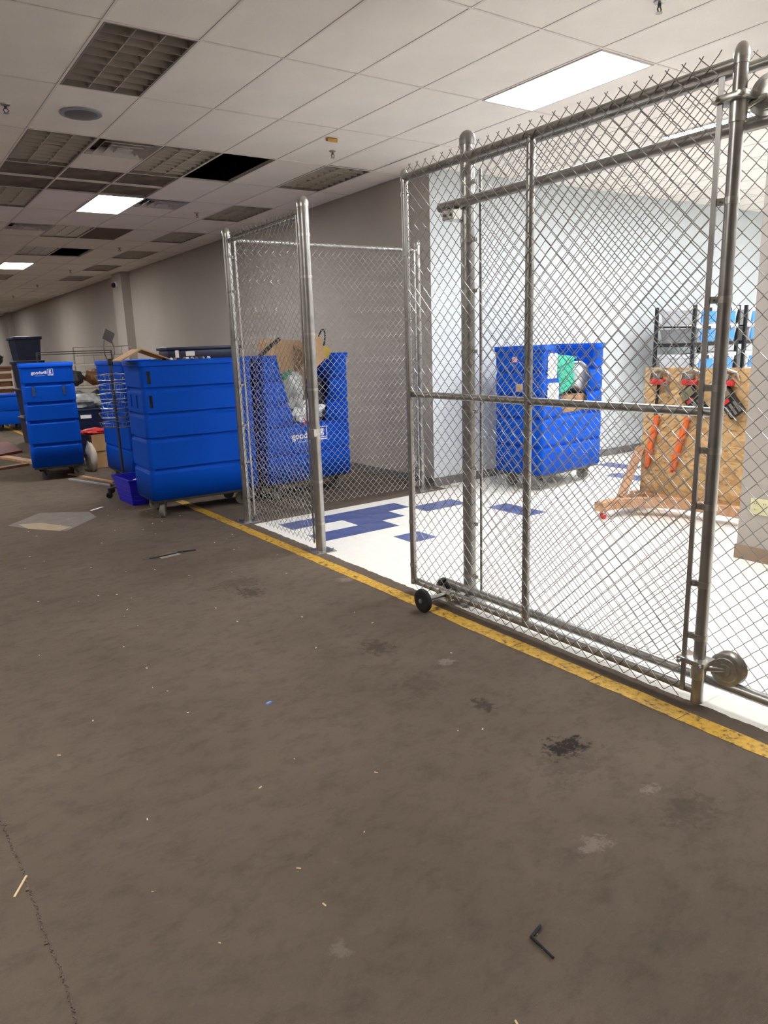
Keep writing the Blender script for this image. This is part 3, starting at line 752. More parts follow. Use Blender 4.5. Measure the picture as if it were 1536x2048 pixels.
# taped papers and label belong to the cart
for (x, y0, z0, z1, wd) in ((-.545, 0, 1.30, 1.58, .17), (-.545, 0, 1.04, 1.25, .21)):
    MB().cbox((x+wd/2+.012, -SIDEY-.006, (z0+z1)/2), (wd, .002, z1-z0), 0, 0, .03).build('taped_paper', M_PAPER, c5, False)
MB().cbox((-ENDX-.004, -.02, 1.20), (.002, .10, .09)).build('taped_label', M_CARD, c5, False)
MB().cbox((-ENDX-.004, .05, 1.52), (.002, .07, .06)).build('taped_label', mat('pink_label', (214, 170, 176), .7), c5, False)

# far smaller cart
t = thing('utility_cart', 'small low blue plastic cart far back by the maroon board', 'cart', (2.86, 20.3, 0), math.radians(-8))
m = MB(); 
for z0, z1, e in ((.16, .50, 0), (.50, .84, .015), (.84, .90, .03)): m.rbox((-.27-e, -.45-e, z0), (.27+e, .45+e, z1), .02)
m.build('body', M_BLUE, t)
for sx in (-1, 1):
    for sy in (-1, 1): MB().lathe([(.02,-.02), (.07,-.018), (.07,.018), (.02,.02)], 16, 'Y', (sx*.2, sy*.35, .07)).build('caster_wheel', M_RUBBER, t); MB().cbox((sx*.2, sy*.35, .13), (.05, .05, .07)).build('caster_fork', M_DARKSTEEL, t, False)

# ================================================================ CONTENTS OF THE CARTS
def wpt(c, x, y, z): 
    return c.matrix_basis @ Vector((x, y, z))
def card_box(name, label, cat, c, d, rz=0, rx=0., ry=0., material=M_CARD, flaps=False, group=None):
    t = thing(name, label, cat, c, rz, group); t.rotation_euler = (rx, ry, rz)
    x, y, z = d[0]/2, d[1]/2, d[2]; th = .006
    m = MB(); m.box((-x,-y,0), (x,y,th))
    for bx in (((-x,-y,0), (x,-y+th,z)), ((-x,y-th,0), (x,y,z)), ((-x,-y,0), (-x+th,y,z)), ((x-th,-y,0), (x,y,z))): m.box(*bx)
    m.build('box_body', material, t, False)
    if flaps:
        for (sx, sy, ang) in ((0,-1,.5), (0,1,.9), (-1,0,.25), (1,0,.7)):
            f = MB(); l = .5*min(d[0], d[1])
            if sy:
                mm = Matrix.Translation((0, sy*y, z)) @ Matrix.Rotation(-sy*ang, 4, 'X'); f.box((-x, 0 if sy > 0 else -l, 0), (x, l if sy > 0 else 0, th*.7), mm)
            else:
                mm = Matrix.Translation((sx*x, 0, z)) @ Matrix.Rotation(sx*ang, 4, 'Y'); f.box((0 if sx > 0 else -l, -y, 0), (l if sx > 0 else 0, y, th*.7), mm)
            f.build('flap', material, t, False)
    else:
        MB().box((-x, -y, z-.001), (-.002, y, z+th)).build('flap', material, t, False); MB().box((.002, -y, z-.001), (x, y, z+th)).build('flap', material, t, False)
    return t
CB = CZ0+.012
# cart A: boxes filling it and things on top
card_box('cardboard_box', 'tall brown carton inside the solid-sided cart under the folded flap', 'box', wpt(cA, .28, .0, CB), (.52, .56, 1.40), math.radians(177), flaps=False)
card_box('cardboard_box', 'tall brown carton inside the solid-sided cart under the navy tote', 'box', wpt(cA, -.28, .0, CB), (.54, .56, 1.42), math.radians(177))
t = thing('cardboard_sheet', 'folded tan cardboard flap lying over the end of the solid-sided cart', 'cardboard', (2.31, 7.86, 1.672), math.radians(-6))
MB().cbox((.0, -.02, .062), (.24, .50, .012), 0, 0, -.48).build('fold', M_CARD, t, False)
MB().cbox((.25, -.02, .064), (.30, .50, .012), 0, 0, .38).build('fold', M_CARD, t, False)
tb = thing('storage_tote', 'dark navy lidded tote with white label lying on top of the solid-sided cart', 'tote', (3.20, 8.04, 1.668), math.radians(-3))
MB().rbox((-.42,-.18,0), (.42,.18,.10), .012).build('body', M_NAVY, tb); MB().rbox((-.44,-.20,.10), (.44,.20,.135), .010).build('lid', M_NAVY, tb)
MB().box((-.22,-.183,.035), (-.12,-.179,.085)).build('label_sticker', M_WHITE, tb, False); MB().box((-.34,-.186,.02), (-.30,-.179,.12)).build('clip', M_WHITE, tb, False)
for k in range(12):
    x = 2.62 + k*.045 + random.uniform(-.01, .01); c = random.choice((M_WHITE, M_CARD2, M_GREYPLASTIC, M_BAGD))
    tag(MB().blob((0,0,0), (.02, .022, .02), k, .4, 8, 6).build('small_oddment', c, None, True, (x, 7.60+random.uniform(0,.03), 1.655+.018)), 'tiny oddment in the row along the top of the solid-sided cart', 'oddment', 'oddments on the cart rim')
# cart 2: cardboard, bags, cords
card_box('cardboard_box', 'brown carton buried in the overflowing cart', 'box', wpt(c2, .02, .06, CB), (.80, .46, .62), math.radians(4))
def sheet(label, pts, material, th=.008, name='cardboard_sheet'):
    """bent sheet through a strip of left/right points"""
    m = MB(); n = len(pts); L_ = [Vector(a) for a, b in pts]; R_ = [Vector(b) for a, b in pts]
    o = Vector(L_[0]); nn = (R_[0]-L_[0]).cross(L_[1]-L_[0]).normalized()*th
    vs = []
    for a, b in zip(L_, R_): vs += [a-o, b-o, a-o+nn, b-o+nn]
    fs = [(0,1,3,2), (4*(n-1), 4*(n-1)+2, 4*(n-1)+3, 4*(n-1)+1)]
    for i in range(n-1):
        a = 4*i; b = a+4; fs += [(a, b, b+1, a+1), (a+2, a+3, b+3, b+2), (a, a+2, b+2, b), (a+1, b+1, b+3, a+3)]
    m.add(vs, fs); return tag(m.build(name, material, None, False, o), label, 'cardboard')
W2 = lambda x, y, z: tuple(wpt(c2, x, y, z))
sheet('wide tan cardboard sheet sticking up out of the overflowing cart', [(W2(-.26,.0,.86), W2(.16,-.02,.86)), (W2(-.30,.03,1.45), W2(.24,.0,1.45)), (W2(-.36,.08,1.86), W2(.30,.06,1.83))], M_CARD)
sheet('torn tan cardboard flap leaning right in the overflowing cart', [(W2(.02,-.22,1.50), W2(.20,-.22,1.48)), (W2(.06,-.24,1.66), W2(.38,-.22,1.62)), (W2(.10,-.20,1.90), W2(.34,-.20,1.86))], M_CARD)
sheet('narrow torn cardboard piece leaning left in the overflowing cart', [(W2(-.40,-.08,1.20), W2(-.22,-.14,1.16)), (W2(-.42,-.06,1.60), W2(-.24,-.12,1.56)), (W2(-.44,-.02,1.80), W2(-.26,-.06,1.84))], M_CARD)
tag(MB().blob((0,0,0), (.15, .12, .22), 3, .35, 24, 16).build('plastic_bag', M_BAG, None, True, W2(-.14,-.20,1.26)), 'crumpled grey clear plastic bag in the overflowing cart', 'bag')
tag(MB().blob((0,0,0), (.22, .13, .12), 8, .45, 28, 16).build('plastic_bag', M_BAGW, None, True, W2(.05,-.20,.99)), 'crumpled white plastic bag at the cut-out lip of the overflowing cart', 'bag')
tag(MB().blob((0,0,0), (.09, .10, .28), 5, .3).build('dark_bag', M_BAGD, None, True, W2(.27,-.14,1.12)), 'dark grey bag standing at the right of the overflowing cart', 'bag')
tag(MB().cbox((0,0,0), (.13, .04, .07), .1, .1, -.35).build('plastic_scrap', M_GREEN, None, False, W2(-.22,-.24,1.44)), 'green plastic piece above the grey bag in the overflowing cart', 'plastic scrap')
tag(MB().cbox((0,0,0), (.13, .08, .13), .2, .1, .3).build('plastic_scrap', M_YELLOW, None, False, W2(.40,-.16,1.68)), 'yellow plastic piece on the right edge of the overflowing cart', 'plastic scrap')
loop = [W2(.36+.05*math.cos(a)+.05*math.sin(a)*.6, -.18, 1.82+.13*math.sin(a)) for a in [2*PI*k/18 for k in range(18)]]
o0 = Vector(loop[0]); m = MB(); m.tube([Vector(p)-o0 for p in loop], .010, 6, closed=True)
tag(m.build('black_strap', M_RUBBER, None, True, o0), 'black looped strap sticking up above the overflowing cart', 'strap')
o0 = Vector(W2(-.60,-.30,1.665)); m = MB(); m.tube([(0,0,0), Vector(W2(-.44,-.26,1.76))-o0, Vector(W2(-.26,-.20,1.85))-o0], .024, 8)
tag(m.build('black_rod', M_RUBBER, None, True, o0), 'black rod slanting up from the left corner of the overflowing cart', 'rod')
for k in range(3):
    pts = [W2(-.08+k*.05+.02*math.sin(q*1.3+k), -.335-.012*q*(q < 3), .94-.030*q+.03*(k == 1)) for q in range(5)]; o0 = Vector(pts[0]); m = MB(); m.tube([Vector(p)-o0 for p in pts], .006, 6)
    tag(m.build('red_string', M_RED, None, True, o0), 'thin red string hanging over the cut-out lip of the overflowing cart', 'string', 'red strings over the cart lip')
# cart 5
W5 = lambda x, y, z: tuple(wpt(c5, x, y, z))
card_box('cardboard_box', 'brown carton in the cut-out of the cart on the tiled floor', 'box', W5(.02,-.06,CB), (.62, .48, .86), math.radians(8), material=M_CARD2)
tc = thing('teal_crate', 'teal plastic crate tilted inside the cart on the tiled floor', 'crate', W5(-.07,-.12,1.135)); tc.rotation_euler = (.12, -.22, math.radians(8))
MB().rbox((-.20,-.14,0), (.20,.14,.36), .012).build('body', M_TEAL, tc)
for k in range(6): MB().box((-.185,-.152,.03+k*.055), (.185,-.139,.055+k*.055)).build('rib', M_TEAL, tc, False)
MB().rbox((-.22,-.16,.35), (.22,.16,.375), .006).build('rim', M_TEAL, tc)
t = thing('clear_tote', 'milky clear plastic tote beside the teal crate', 'tote', W5(.33,-.08,1.12)); t.rotation_euler = (0, .45, .1)
MB().rbox((-.15,-.14,0), (.15,.14,.28), .02).build('body', M_CLEAR, t); MB().rbox((-.165,-.155,.28), (.165,.155,.305), .008).build('lid', M_LIDWHITE, t)
# cart 3 contents seen through its cut-out
W3 = lambda x, y, z: tuple(wpt(c3, x, y, z))
for k, (z, mm, nm, lb) in enumerate(((CB, M_CARD2, 'cardboard_box', 'brown carton at the bottom of the logo cart'), (.72, M_CREAM, 'white_box', 'cream box stacked in the logo cart'), (1.08, M_GREYPLASTIC, 'grey_box', 'grey box on top of the stack in the logo cart'))):
    card_box(nm, lb, 'box', W3(.0, -.02, z), (.92, .52, .50 if k == 0 else .35), math.radians(-97), material=mm)
# cart 4 contents
card_box('cardboard_box', 'brown carton filling the cart behind the spinner rack', 'box', tuple(wpt(c4, 0, 0, CB)), (1.0, .52, 1.2), math.radians(90), material=M_CARD2)

# ================================================================ HALL CLUTTER
# blue crate by the cart corner
t = thing('plastic_crate', 'ultramarine slotted plastic crate on the carpet by the solid-sided cart', 'crate', (2.52, 8.70, 0), math.radians(92))
def taper(m, x0, y0, x1, y1, z0, z1, th=.008):
    vo = [(-x0,-y0,z0),(x0,-y0,z0),(x0,y0,z0),(-x0,y0,z0),(-x1,-y1,z1),(x1,-y1,z1),(x1,y1,z1),(-x1,y1,z1)]
    vi = [(-x0+th,-y0+th,z0+th),(x0-th,-y0+th,z0+th),(x0-th,y0-th,z0+th),(-x0+th,y0-th,z0+th),(-x1+th,-y1+th,z1),(x1-th,-y1+th,z1),(x1-th,y1-th,z1),(-x1+th,y1-th,z1)]
    return m.add(vo+vi, [(0,3,2,1),(0,1,5,4),(1,2,6,5),(2,3,7,6),(3,0,4,7),(8,9,10,11),(8,12,13,9),(9,13,14,10),(10,14,15,11),(11,15,12,8),(4,5,13,12),(5,6,14,13),(6,7,15,14),(7,4,12,15)])
taper(MB(), .24, .15, .30, .19, .0, .31).build('body', M_CRATE, t, False)
for k in range(5):
    z = .05+k*.055; e = .0+(z/.31)*.06; ey = (z/.31)*.04
    m = MB(); 
    for s_ in (-1, 1): m.box((-.24-e, s_*(.15+ey)-.006, z), (.24+e, s_*(.15+ey)+.006, z+.012)); m.box((s_*(.24+e)-.006, -.15-ey, z), (s_*(.24+e)+.006, .15+ey, z+.012))
    m.build('rib', M_CRATE, t, False)
m = MB(); 
for s_ in (-1, 1): m.box((-.31, s_*.19-.012, .295), (.31, s_*.19+.012, .315)); m.box((s_*.30-.012, -.19, .295), (s_*.30+.012, .19, .315))
m.build('rim', M_CRATE, t, False)
tag(MB().blob((0,0,0), (.14, .11, .12), 12, .3).build('paper_bundle', M_PAPER, None, True, (2.54, 8.62, .16)), 'white crumpled paper inside the ultramarine crate', 'paper')

# wire spinner rack
SX, SY = 2.52, 9.25
t = thing('spinner_rack', 'tall wire pocket spinner display rack with small sign on top', 'display rack', (SX, SY, 0))
for k in range(4):
    a = k*PI/2 + math.radians(205); l = .25
    lg = MB().tube([(0,0,.13), (l*.5*math.cos(a), l*.5*math.sin(a), .125), (l*math.cos(a), l*math.sin(a), .12)], .016, 8).build('leg', M_DARKSTEEL, t)
    MB().lathe([(.008,-.014), (.038,-.014), (.038,.014), (.008,.014)], 14, 'Y', (l*math.cos(a), l*math.sin(a), .038)).build('caster_wheel', M_RUBBER, lg)
    MB().cbox((l*math.cos(a), l*math.sin(a), .09), (.026, .038, .075)).build('caster_fork', M_DARKSTEEL, lg, False)
MB().cyl((0,0,.10), (0,0,1.66), .017, 12).build('pole', M_DARKSTEEL, t)
MB().lathe([(.03, 1.62), (.034, 1.66), (.02, 1.70)], 14).build('collar', M_BLACKSTEEL, t)
for s_ in (-1, 1): MB().tube([(s_*.02,0,1.66), (s_*.06,-.01,1.76), (s_*.06,-.01,1.84), (s_*.045,0,1.92)], .005, 6).build('sign_holder', M_DARKSTEEL, t)
MB().cbox((.01, -.02, 1.97), (.13, .006, .13), .3, 0, .5).build('sign', mat('grey_sign', (104, 100, 94), .6), t, False)
for lev in range(6):
    z = .86 + lev*.115
    for k in range(5):
        a = k*2*PI/5 + lev*.3; ca, sa = math.cos(a), math.sin(a)
        def q(u, v, h): return (ca*u-sa*v, sa*u+ca*v, z+h)
        m = MB(); m.tube([q(.02,-.05,0), q(.17,-.06,.01), q(.20,-.06,.07), q(.20,.06,.07), q(.17,.06,.01), q(.02,.05,0)], .0032, 5)
        m.tube([q(.02,-.05,.09), q(.20,-.06,.07)], .0028, 5); m.tube([q(.02,.05,.09), q(.20,.06,.07)], .0028, 5); m.tube([q(.17,0,.01), q(.20,0,.07)], .0025, 5); m.tube([q(.02,0,0), q(.17,0,.01)], .0025, 5)
        m.build('wire_pocket', mat('pocket_wire', (150, 148, 148), .4, .8), t)

# boxes between the carts
card_box('cardboard_box', 'small tan carton between the logo cart and spinner rack, resting on another carton', 'box', (2.93, 11.95, .27), (.30, .30, .25), .05)
card_box('cardboard_box', 'lower carton on the carpet under the small tan carton', 'box', (2.94, 11.98, 0), (.32, .34, .26), .0, material=M_CARD)
tag(MB().blob((0,0,0), (.22, .17, .05), 4, .3).build('red_bag', M_RED, None, True, (2.90, 12.0, .57)), 'red cloth bag lying over the small tan carton', 'bag')
tag(MB().blob((0,0,0), (.075, .2, .22), 9, .2).build('cream_sack', M_CREAM, None, True, (2.71, 11.62, .205)), 'cream sack slumped beside the small tan carton', 'sack')
for k, (x, y, z, rz) in enumerate(((3.25, 13.6, 0, .1), (3.20, 13.7, .42, -.15))):
    t = thing('storage_tote', ('navy storage tote on the carpet behind the red bag', 'navy storage tote stacked crooked on another behind the red bag')[k], 'tote', (x, y, z), rz)
    taper(MB(), .34, .24, .40, .29, 0, .38).build('body', M_NAVY, t, False); MB().rbox((-.42,-.31,.38), (.42,.31,.418), .01).build('lid', M_NAVY, t)
    MB().box((-.12,-.30,.25), (.06,-.285,.31)).build('label_sticker', M_PAPER, t, False)
tag(MB().blob((0,0,0), (.34, .24, .12), 6, .35).build('grey_bag', M_BAG, None, True, (3.2, 13.7, .955)), 'grey plastic bag on the crooked navy tote', 'bag')
# wire shelving and garment racks further back
def grid_panel(name, label, loc, rz, wdt, z0, z1, nx, nz, mm=M_ZINC):
    t = thing(name, label, 'rack', loc, rz)
    for s_ in (0, 1):
        MB().cyl((s_*wdt, 0, 0), (s_*wdt, 0, z1), .016, 8).build('post', mm, t); MB().cyl((s_*wdt, -.25, .02), (s_*wdt, .25, .02), .016, 8).build('foot', mm, t)
    for k in range(nz+1):
        z = z0+(z1-z0)*k/nz; MB().cyl((0,0,z), (wdt,0,z), .008, 6).build('bar', mm, t)
    for k in range(1, nx):
        MB().cyl((wdt*k/nx,0,z0), (wdt*k/nx,0,z1), .006, 6).build('upright_bar', mm, t)
    return t
grid_panel('grid_rack', 'chrome wire grid rack standing behind the carts before the pilaster', (3.55, 15.6, 0), 0, 1.15, 1.1, 1.92, 6, 5)
grid_panel('garment_rack', 'dark single-bar garment rack behind the logo cart', (2.75, 15.0, 0), .05, 1.4, 1.80, 1.84, 1, 1, M_DARKSTEEL)
t = thing('wire_shelving', 'chrome wire shelving unit loaded with oddments behind the logo cart', 'shelving', (3.0, 14.2, 0))
for sx in (0, .9):
    for sy in (0, .45): MB().cyl((sx, sy, 0), (sx, sy, 1.62), .014, 8).build('post', M_CREAM, t)
for z in (.30, .80, 1.18, 1.58):
    m = MB(); m.box((0,-.01,z), (.9,.01,z+.022)); m.box((0,.44,z), (.9,.46,z+.022))
    for k in range(9): m.cyl((.05+k*.1, 0, z+.012), (.05+k*.1, .45, z+.012), .005, 5)
    m.build('wire_shelf', M_CREAM, t, False)
for k, (x, z, mm, nm) in enumerate(((.2, 1.20, M_BAGD, 'dark_bag'), (.62, 1.20, M_BROWNWOOD, 'wooden_box'), (.25, .82, M_BAG, 'grey_bag'), (.65, .82, M_BAGD, 'dark_bag'))):
    tag(MB().blob((0,0,0), (.19, .16, .14), 20+k, .35).build(nm, mm, None, True, (3.0+x, 14.42, z+.15)), ('dark bag on the upper wire shelf', 'brown bundle on the upper wire shelf', 'grey bag on the lower wire shelf', 'dark bag on the lower wire shelf')[k], 'bag')
# dark navy bins stacked high behind the logo cart
for k, z in enumerate((.0, .58, 1.14, 1.70)):
    t = thing('navy_bin', ('navy bin at the bottom of the tall stack behind the logo cart', 'navy bin second from the floor in the tall stack behind the logo cart', 'navy bin third from the floor in the tall stack behind the logo cart', 'navy bin on top of the tall stack behind the logo cart')[k], 'bin', (2.84, 16.6, z), .04, 'stacked navy bins')
    h = .50 if k < 3 else .42
    taper(MB(), .21, .28, .245, .31, 0, h).build('body', M_NAVY, t, False); MB().rbox((-.27,-.34,h-.01), (.27,.34,h+.055), .012).build('rim', M_NAVY, t)
t = thing('chair_frame', 'pale painted ladder-back chair standing before the brown wooden cabinet', 'chair', (3.12, 21.75, 0), .2)
for sx in (-.2, .2):
    MB().cyl((sx, 0, 0), (sx, 0, 1.45), .022, 8).build('leg', M_CREAM, t); MB().cyl((sx, -.4, 0), (sx, -.4, .75), .022, 8).build('leg', M_CREAM, t)
for z in (1.0, 1.2, 1.4): MB().cbox((0,0,z), (.4,.02,.06)).build('back_slat', M_CREAM, t, False)
MB().rbox((-.23,-.43,.74), (.23,.03,.78), .01).build('seat', M_CREAM, t)
t = thing('wooden_cabinet', 'brown wooden cabinet far back beside the pale chair', 'cabinet', (3.05, 22.5, 0))
MB().rbox((-.35,-.25,.05), (.35,.25,1.50), .01).build('body', M_BROWNWOOD, t)
for s_ in (-1, 1): MB().rbox((s_*.175-.165,-.27,.10), (s_*.175+.165,-.25,1.45), .006).build('door', M_BROWNWOOD, t)
MB().rbox((-.38,-.28,1.50), (.38,.28,1.55), .008).build('top', M_BROWNWOOD, t)
tag(MB().blob((0,0,0), (.2, .2, .18), 31, .3).build('dark_bag', M_BAGD, None, True, (3.05, 22.5, 1.76)), 'dark bag on top of the brown wooden cabinet', 'bag')
# maroon board and planks on the floor at far left
m = MB(); m.prism([(1.70, 14.6), (2.26, 15.0), (2.30, 16.9), (1.60, 17.0)], 0, .045, Matrix.Translation((-1.9, -15.8, 0)))
tag(m.build('maroon_board', M_MAROON, None, False, (1.9, 15.8, .001)), 'maroon board lying flat on the carpet beyond the logo cart', 'board')
tag(MB().cbox((0,0,.02), (.16, 1.6, .04), .25).build('wood_plank', M_WOOD, None, False, (2.05, 13.7, 0)), 'pale wood plank on the carpet before the maroon board', 'plank')
tag(MB().cbox((0,0,.02), (.12, .9, .04), -1.2).build('wood_plank', M_BROWNWOOD, None, False, (1.60, 12.95, 0)), 'brown wood plank on the carpet left of the pale plank', 'plank')
for k, (x, y, l, a) in enumerate(((2.62, 10.9, 1.3, .25), (2.52, 10.5, 1.1, .32))):
    tag(MB().cbox((0,0,.008), (.05, l, .016), a).build('trim_strip', (M_WOOD, M_GREYPLASTIC)[k], None, False, (x-.12, y, 0)), ('pale wood strip on the carpet by the spinner rack', 'grey strip on the carpet by the spinner rack')[k], 'strip')

# ---- floor marking tape
for k, (y0, y1) in enumerate(((-2., 1.72), (1.724, 2.22), (2.226, 2.78), (2.785, 5.4), (5.404, 9.0), (13.0, 22.0))):
    m = MB(); n = max(4, int((y1-y0)/.08)); L_ = []
    for q in range(n+1):
        yq = y0+(y1-y0)*q/n; L_.append((2.846+random.uniform(-.004,.004), 2.948+random.uniform(-.004,.004), yq))
    y_c = (y0+y1)/2
    vs = []; fs = []
    for a, b, yq in L_: vs += [(a-2.9, yq-y_c, .0004), (b-2.9, yq-y_c, .0004), (a-2.9, yq-y_c, .0022), (b-2.9, yq-y_c, .0022)]
    for q in range(n):
        a = 4*q; b = a+4; fs += [(a+2, a+3, b+3, b+2), (a, a+2, b+2, b), (a+1, b+1, b+3, a+3)]
    m.add(vs, fs)
    tag(m.build('floor_tape', M_TAPE, None, False, (2.9, y_c, 0)), ('yellow floor tape strip running past the roller end of the sliding gate', 'short cracked yellow tape piece before the gate next to its roller end', 'short cracked yellow tape piece before the middle upright of the gate', 'yellow floor tape strip under the small black gate wheel', 'yellow floor tape strip running by the corner fence posts', 'yellow tape strip on the carpet far back beyond the logo cart')[k], 'tape', 'yellow floor tape strips' if k < 5 else None)
# bare patch in the carpet and debris
t = thing('bare_floor_patch', 'pale bare patch worn into the carpet before the carts', 'floor patch', (1.45, 8.3, 0))
o1 = [(1.024, 8.418), (1.424, 8.863), (1.70, 8.66), (1.884, 8.503), (1.879, 8.159), (1.68, 7.94), (1.465, 7.708), (1.167, 8.098)]
o2 = [(1.123, 8.403), (1.34, 8.29), (1.543, 7.861), (1.412, 7.757), (1.167, 8.098)]
MB().prism([(x-1.45, y-8.3) for x, y in o1], .0003, .002).build('grey_area', mat('patch_grey', (112, 104, 96), .85, 0, .1, 8), t, False)
MB().prism([(x-1.45, y-8.3) for x, y in o2], .0015, .003).build('beige_area', mat('patch_beige', (158, 140, 116), .85, 0, .08, 8), t, False)
tag(MB().cbox((0,0,.002), (.19, .03, .003), .6).build('paper_strip', M_PAPER, None, False, (2.0, 8.61, 0)), 'white paper strip on the carpet beside the pale bare patch', 'paper')
t = thing('torn_carpet_strip', 'torn carpet strip with pale frayed edge lying before the corner fence', 'carpet strip', (2.0, 6.1, 0))
MB().cbox((-.05, -.005, .003), (.30, .022, .005), .06).build('dark_edge', M_HOLE, t, False); MB().cbox((-.03, -.05, .002), (.18, .05, .003), .12).build('pale_edge', mat('pale_fray', (150, 140, 130), .9), t, False)
MB().cbox((.14, .0, .003), (.16, .035, .006), -.25).build('dark_edge', M_HOLE, t, False)
m = MB(); m.tube([(1.426,1.262,.006), (1.398,1.254,.006), (1.372,1.248,.006), (1.369,1.20,.006), (1.366,1.158,.006)], [.004,.006,.006,.004,.004], 6)
m.v = [(x-1.38, y-1.21, z) for x, y, z in m.v]
tag(m.build('black_tie', M_RUBBER, None, True, (1.38, 1.21, 0)), 'bent black plastic tie lying on the carpet', 'plastic tie')
m = MB().cbox((0,0,.0025), (.007, .10, .004), -.55)
tag(m.build('wood_splinter', M_STRAW, None, False, (.165, 2.43, 0)), 'long pale wood splinter on the carpet by the seam', 'splinter')
tag(MB().cbox((0,0,.004), (.03, .014, .008), .3).build('plastic_scrap', M_PALEBLUE, None, False, (1.42, 3.06, 0)), 'tiny light blue plastic scrap on the carpet', 'plastic scrap')
scr = [MB().cbox((0,0,.0015), (.003+.001*k, .008+.004*k, .002)).mesh('carpet_scrap', (M_STRAW, M_PAPER)[k % 2], False) for k in range(3)]
fv = lambda y: .12*y
for k in range(80):
    y = random.uniform(1.0, 8.5)**1.0; lo, hi = .14*y-.05, min(2.8, .14*y + .55*y + .6)
    x = random.uniform(lo, hi)
    o = link('carpet_scrap', scr[k % 3], None, (x, y, 0), (0, 0, random.uniform(0, PI)))
    tag(o, 'tiny pale scrap of litter on the brown carpet', 'litter', 'litter on the carpet')

# ================================================================ TILED ROOM FURNITURE
# OSB tool board on a wooden stand
BX = 6.46
t = thing('tool_board', 'upright chipboard panel on a wooden base with hanging tools', 'board stand', (BX, 3.95, TZ))
for k, (z0, z1) in enumerate(((.16, .578), (.582, 1.005), (1.009, 1.43))):
    MB().box((-.010, -.54, z0), (.010, .53, z1)).build('chipboard_panel', M_OSB, t, False)
# curved base rail
pth = [(5.69, 4.40), (5.86, 4.405), (6.02, 4.37), (6.17, 4.25), (6.29, 4.07), (6.37, 3.85), (6.40, 3.60), (6.40, 3.25)]
m = MB(); hw = .05; vs = []
for i, p in enumerate(pth):
    a, b = Vector(pth[max(i-1, 0)]), Vector(pth[min(i+1, len(pth)-1)]); d = (b-a).normalized(); n = Vector((-d.y, d.x))
    for s_, z in ((-1, .085), (1, .085), (1, .175), (-1, .175)): q = Vector(p)+n*s_*hw; vs.append((q.x-BX, q.y-3.95, z))
fs = [(0,1,2,3), tuple(4*(len(pth)-1)+q for q in (3,2,1,0))]
for i in range(len(pth)-1):
    for q in range(4): fs.append((4*i+q, 4*i+(q+1) % 4, 4*i+4+(q+1) % 4, 4*i+4+q))
m.add(vs, fs); m.build('base_rail', M_WOOD, t, False)
MB().box((-.06, -.60, .085), (.06, .62, .165)).build('base_beam', M_WOOD, t, False)
MB().box((-.045-.7, .42, .086), (.60, .50, .172)).build('foot_beam', M_WOOD, t, False)
MB().box((-.045, -.60, .086), (.60, -.52, .172)).build('foot_beam', M_WOOD, t, False)
for p0, p1 in (((-.42, .46, .17), (-.02, .545, .62)), ((.42, .46, .17), (.02, .545, .62))):
    d = Vector(p1)-Vector(p0); a = math.atan2(d.z, d.x)
    m = MB(); m.tube([p0, p1], .05, 4); m.build('brace', M_WOOD, t, False)
for x, y in ((-.70, .45), (.55, .46), (.55, -.56)):
    w_ = MB().lathe([(.008,-.016), (.034,-.016), (.036,0), (.034,.016), (.008,.016)], 16, 'Y', (x, y, .036)).build('caster_wheel', M_RED, t); MB().cbox((x, y, .066), (.04, .045, .042)).build('caster_plate', M_ZINC, t, False)
# tools hung on the board: each a spring-steel hook with a red grip
def tool(y, z, lab, kind):
    t = thing('hand_tool', lab, 'tool', (BX-.012, y, z), 0)
    m = MB(); m.tube([(-.012, .11, .0), (-.02, .09, .07), (-.02, 0, .10), (-.02, -.09, .07), (-.012, -.11, .0)], .012, 8); m.build('steel_hook', M_ZINC, t)
    MB().rbox((-.06, -.07, -.045), (-.001, .07, .005), .01).build('red_grip', M_RED, t)
    MB().rbox((-.05, -.03, .01), (-.001, .05, .06), .008).build('steel_jaw', M_ZINC, t)
    if kind == 0:
        MB().tube([(-.02, .0, -.05), (-.02, .012, -.2), (-.02, .02, -.36)], .014, 8).build('black_shaft', M_RUBBER, t)
        MB().tube([(-.02, -.09, -.02), (-.02, -.11, -.14)], .016, 8).build('steel_jaw', M_ZINC, t)
    else:
        rm = Matrix.Translation((-.03, -.03, -.17)) @ Matrix.Rotation(-.7, 4, 'X')
        MB().rbox((-.025,-.075,-.17), (.028,.075,.12), .01, rm).build('black_case', M_BLACKSTEEL, t)
        MB().box((-.030,-.065,.02), (-.024,.065,.10), rm).build('silver_label', mat('olive_label', (120, 112, 84), .5), t, False)
        MB().box((-.030,-.02,-.03), (-.024,.05,.0), rm).build('red_mark', M_RED, t, False)
        for q in range(3): MB().box((-.030,-.06+q*.045,-.16), (-.024,-.035+q*.045,-.05), rm).build('bit', M_ZINC, t, False)
tool(4.31, 1.31, 'red and steel hook tool with black shaft on the chipboard panel', 0)
tool(3.97, 1.31, 'red and steel hook tool with black case between the other tools on the chipboard', 1)
tool(3.62, 1.31, 'red and steel hook tool with black case next to the gate upright on the chipboard', 1)
def orange(y0, y1, lab):
    t = thing('orange_handle', lab, 'tool handle', (BX-.043, y0, .96))
    MB().tube([(0,0,0), (0,(y1-y0)*.4,-.18), (0,(y1-y0)*.75,-.34), (0, y1-y0, -.52)], [.026,.030,.030,.026], 10).build('shaft', M_ORANGE, t)
    for q in (.35, .7): MB().tube([(0,(y1-y0)*q,-.52*q+.02), (0,(y1-y0)*q,-.52*q-.02)], .032, 10).build('ring', M_ORANGE, t)
    MB().tube([(0, y1-y0, -.51), (0, y1-y0+.006, -.55)], .014, 8).build('tip', M_RED, t)
orange(4.30, 4.39, 'orange tool handle hanging below the black shaft on the chipboard'); orange(3.97, 4.10, 'orange tool handle hanging below the black case on the chipboard')
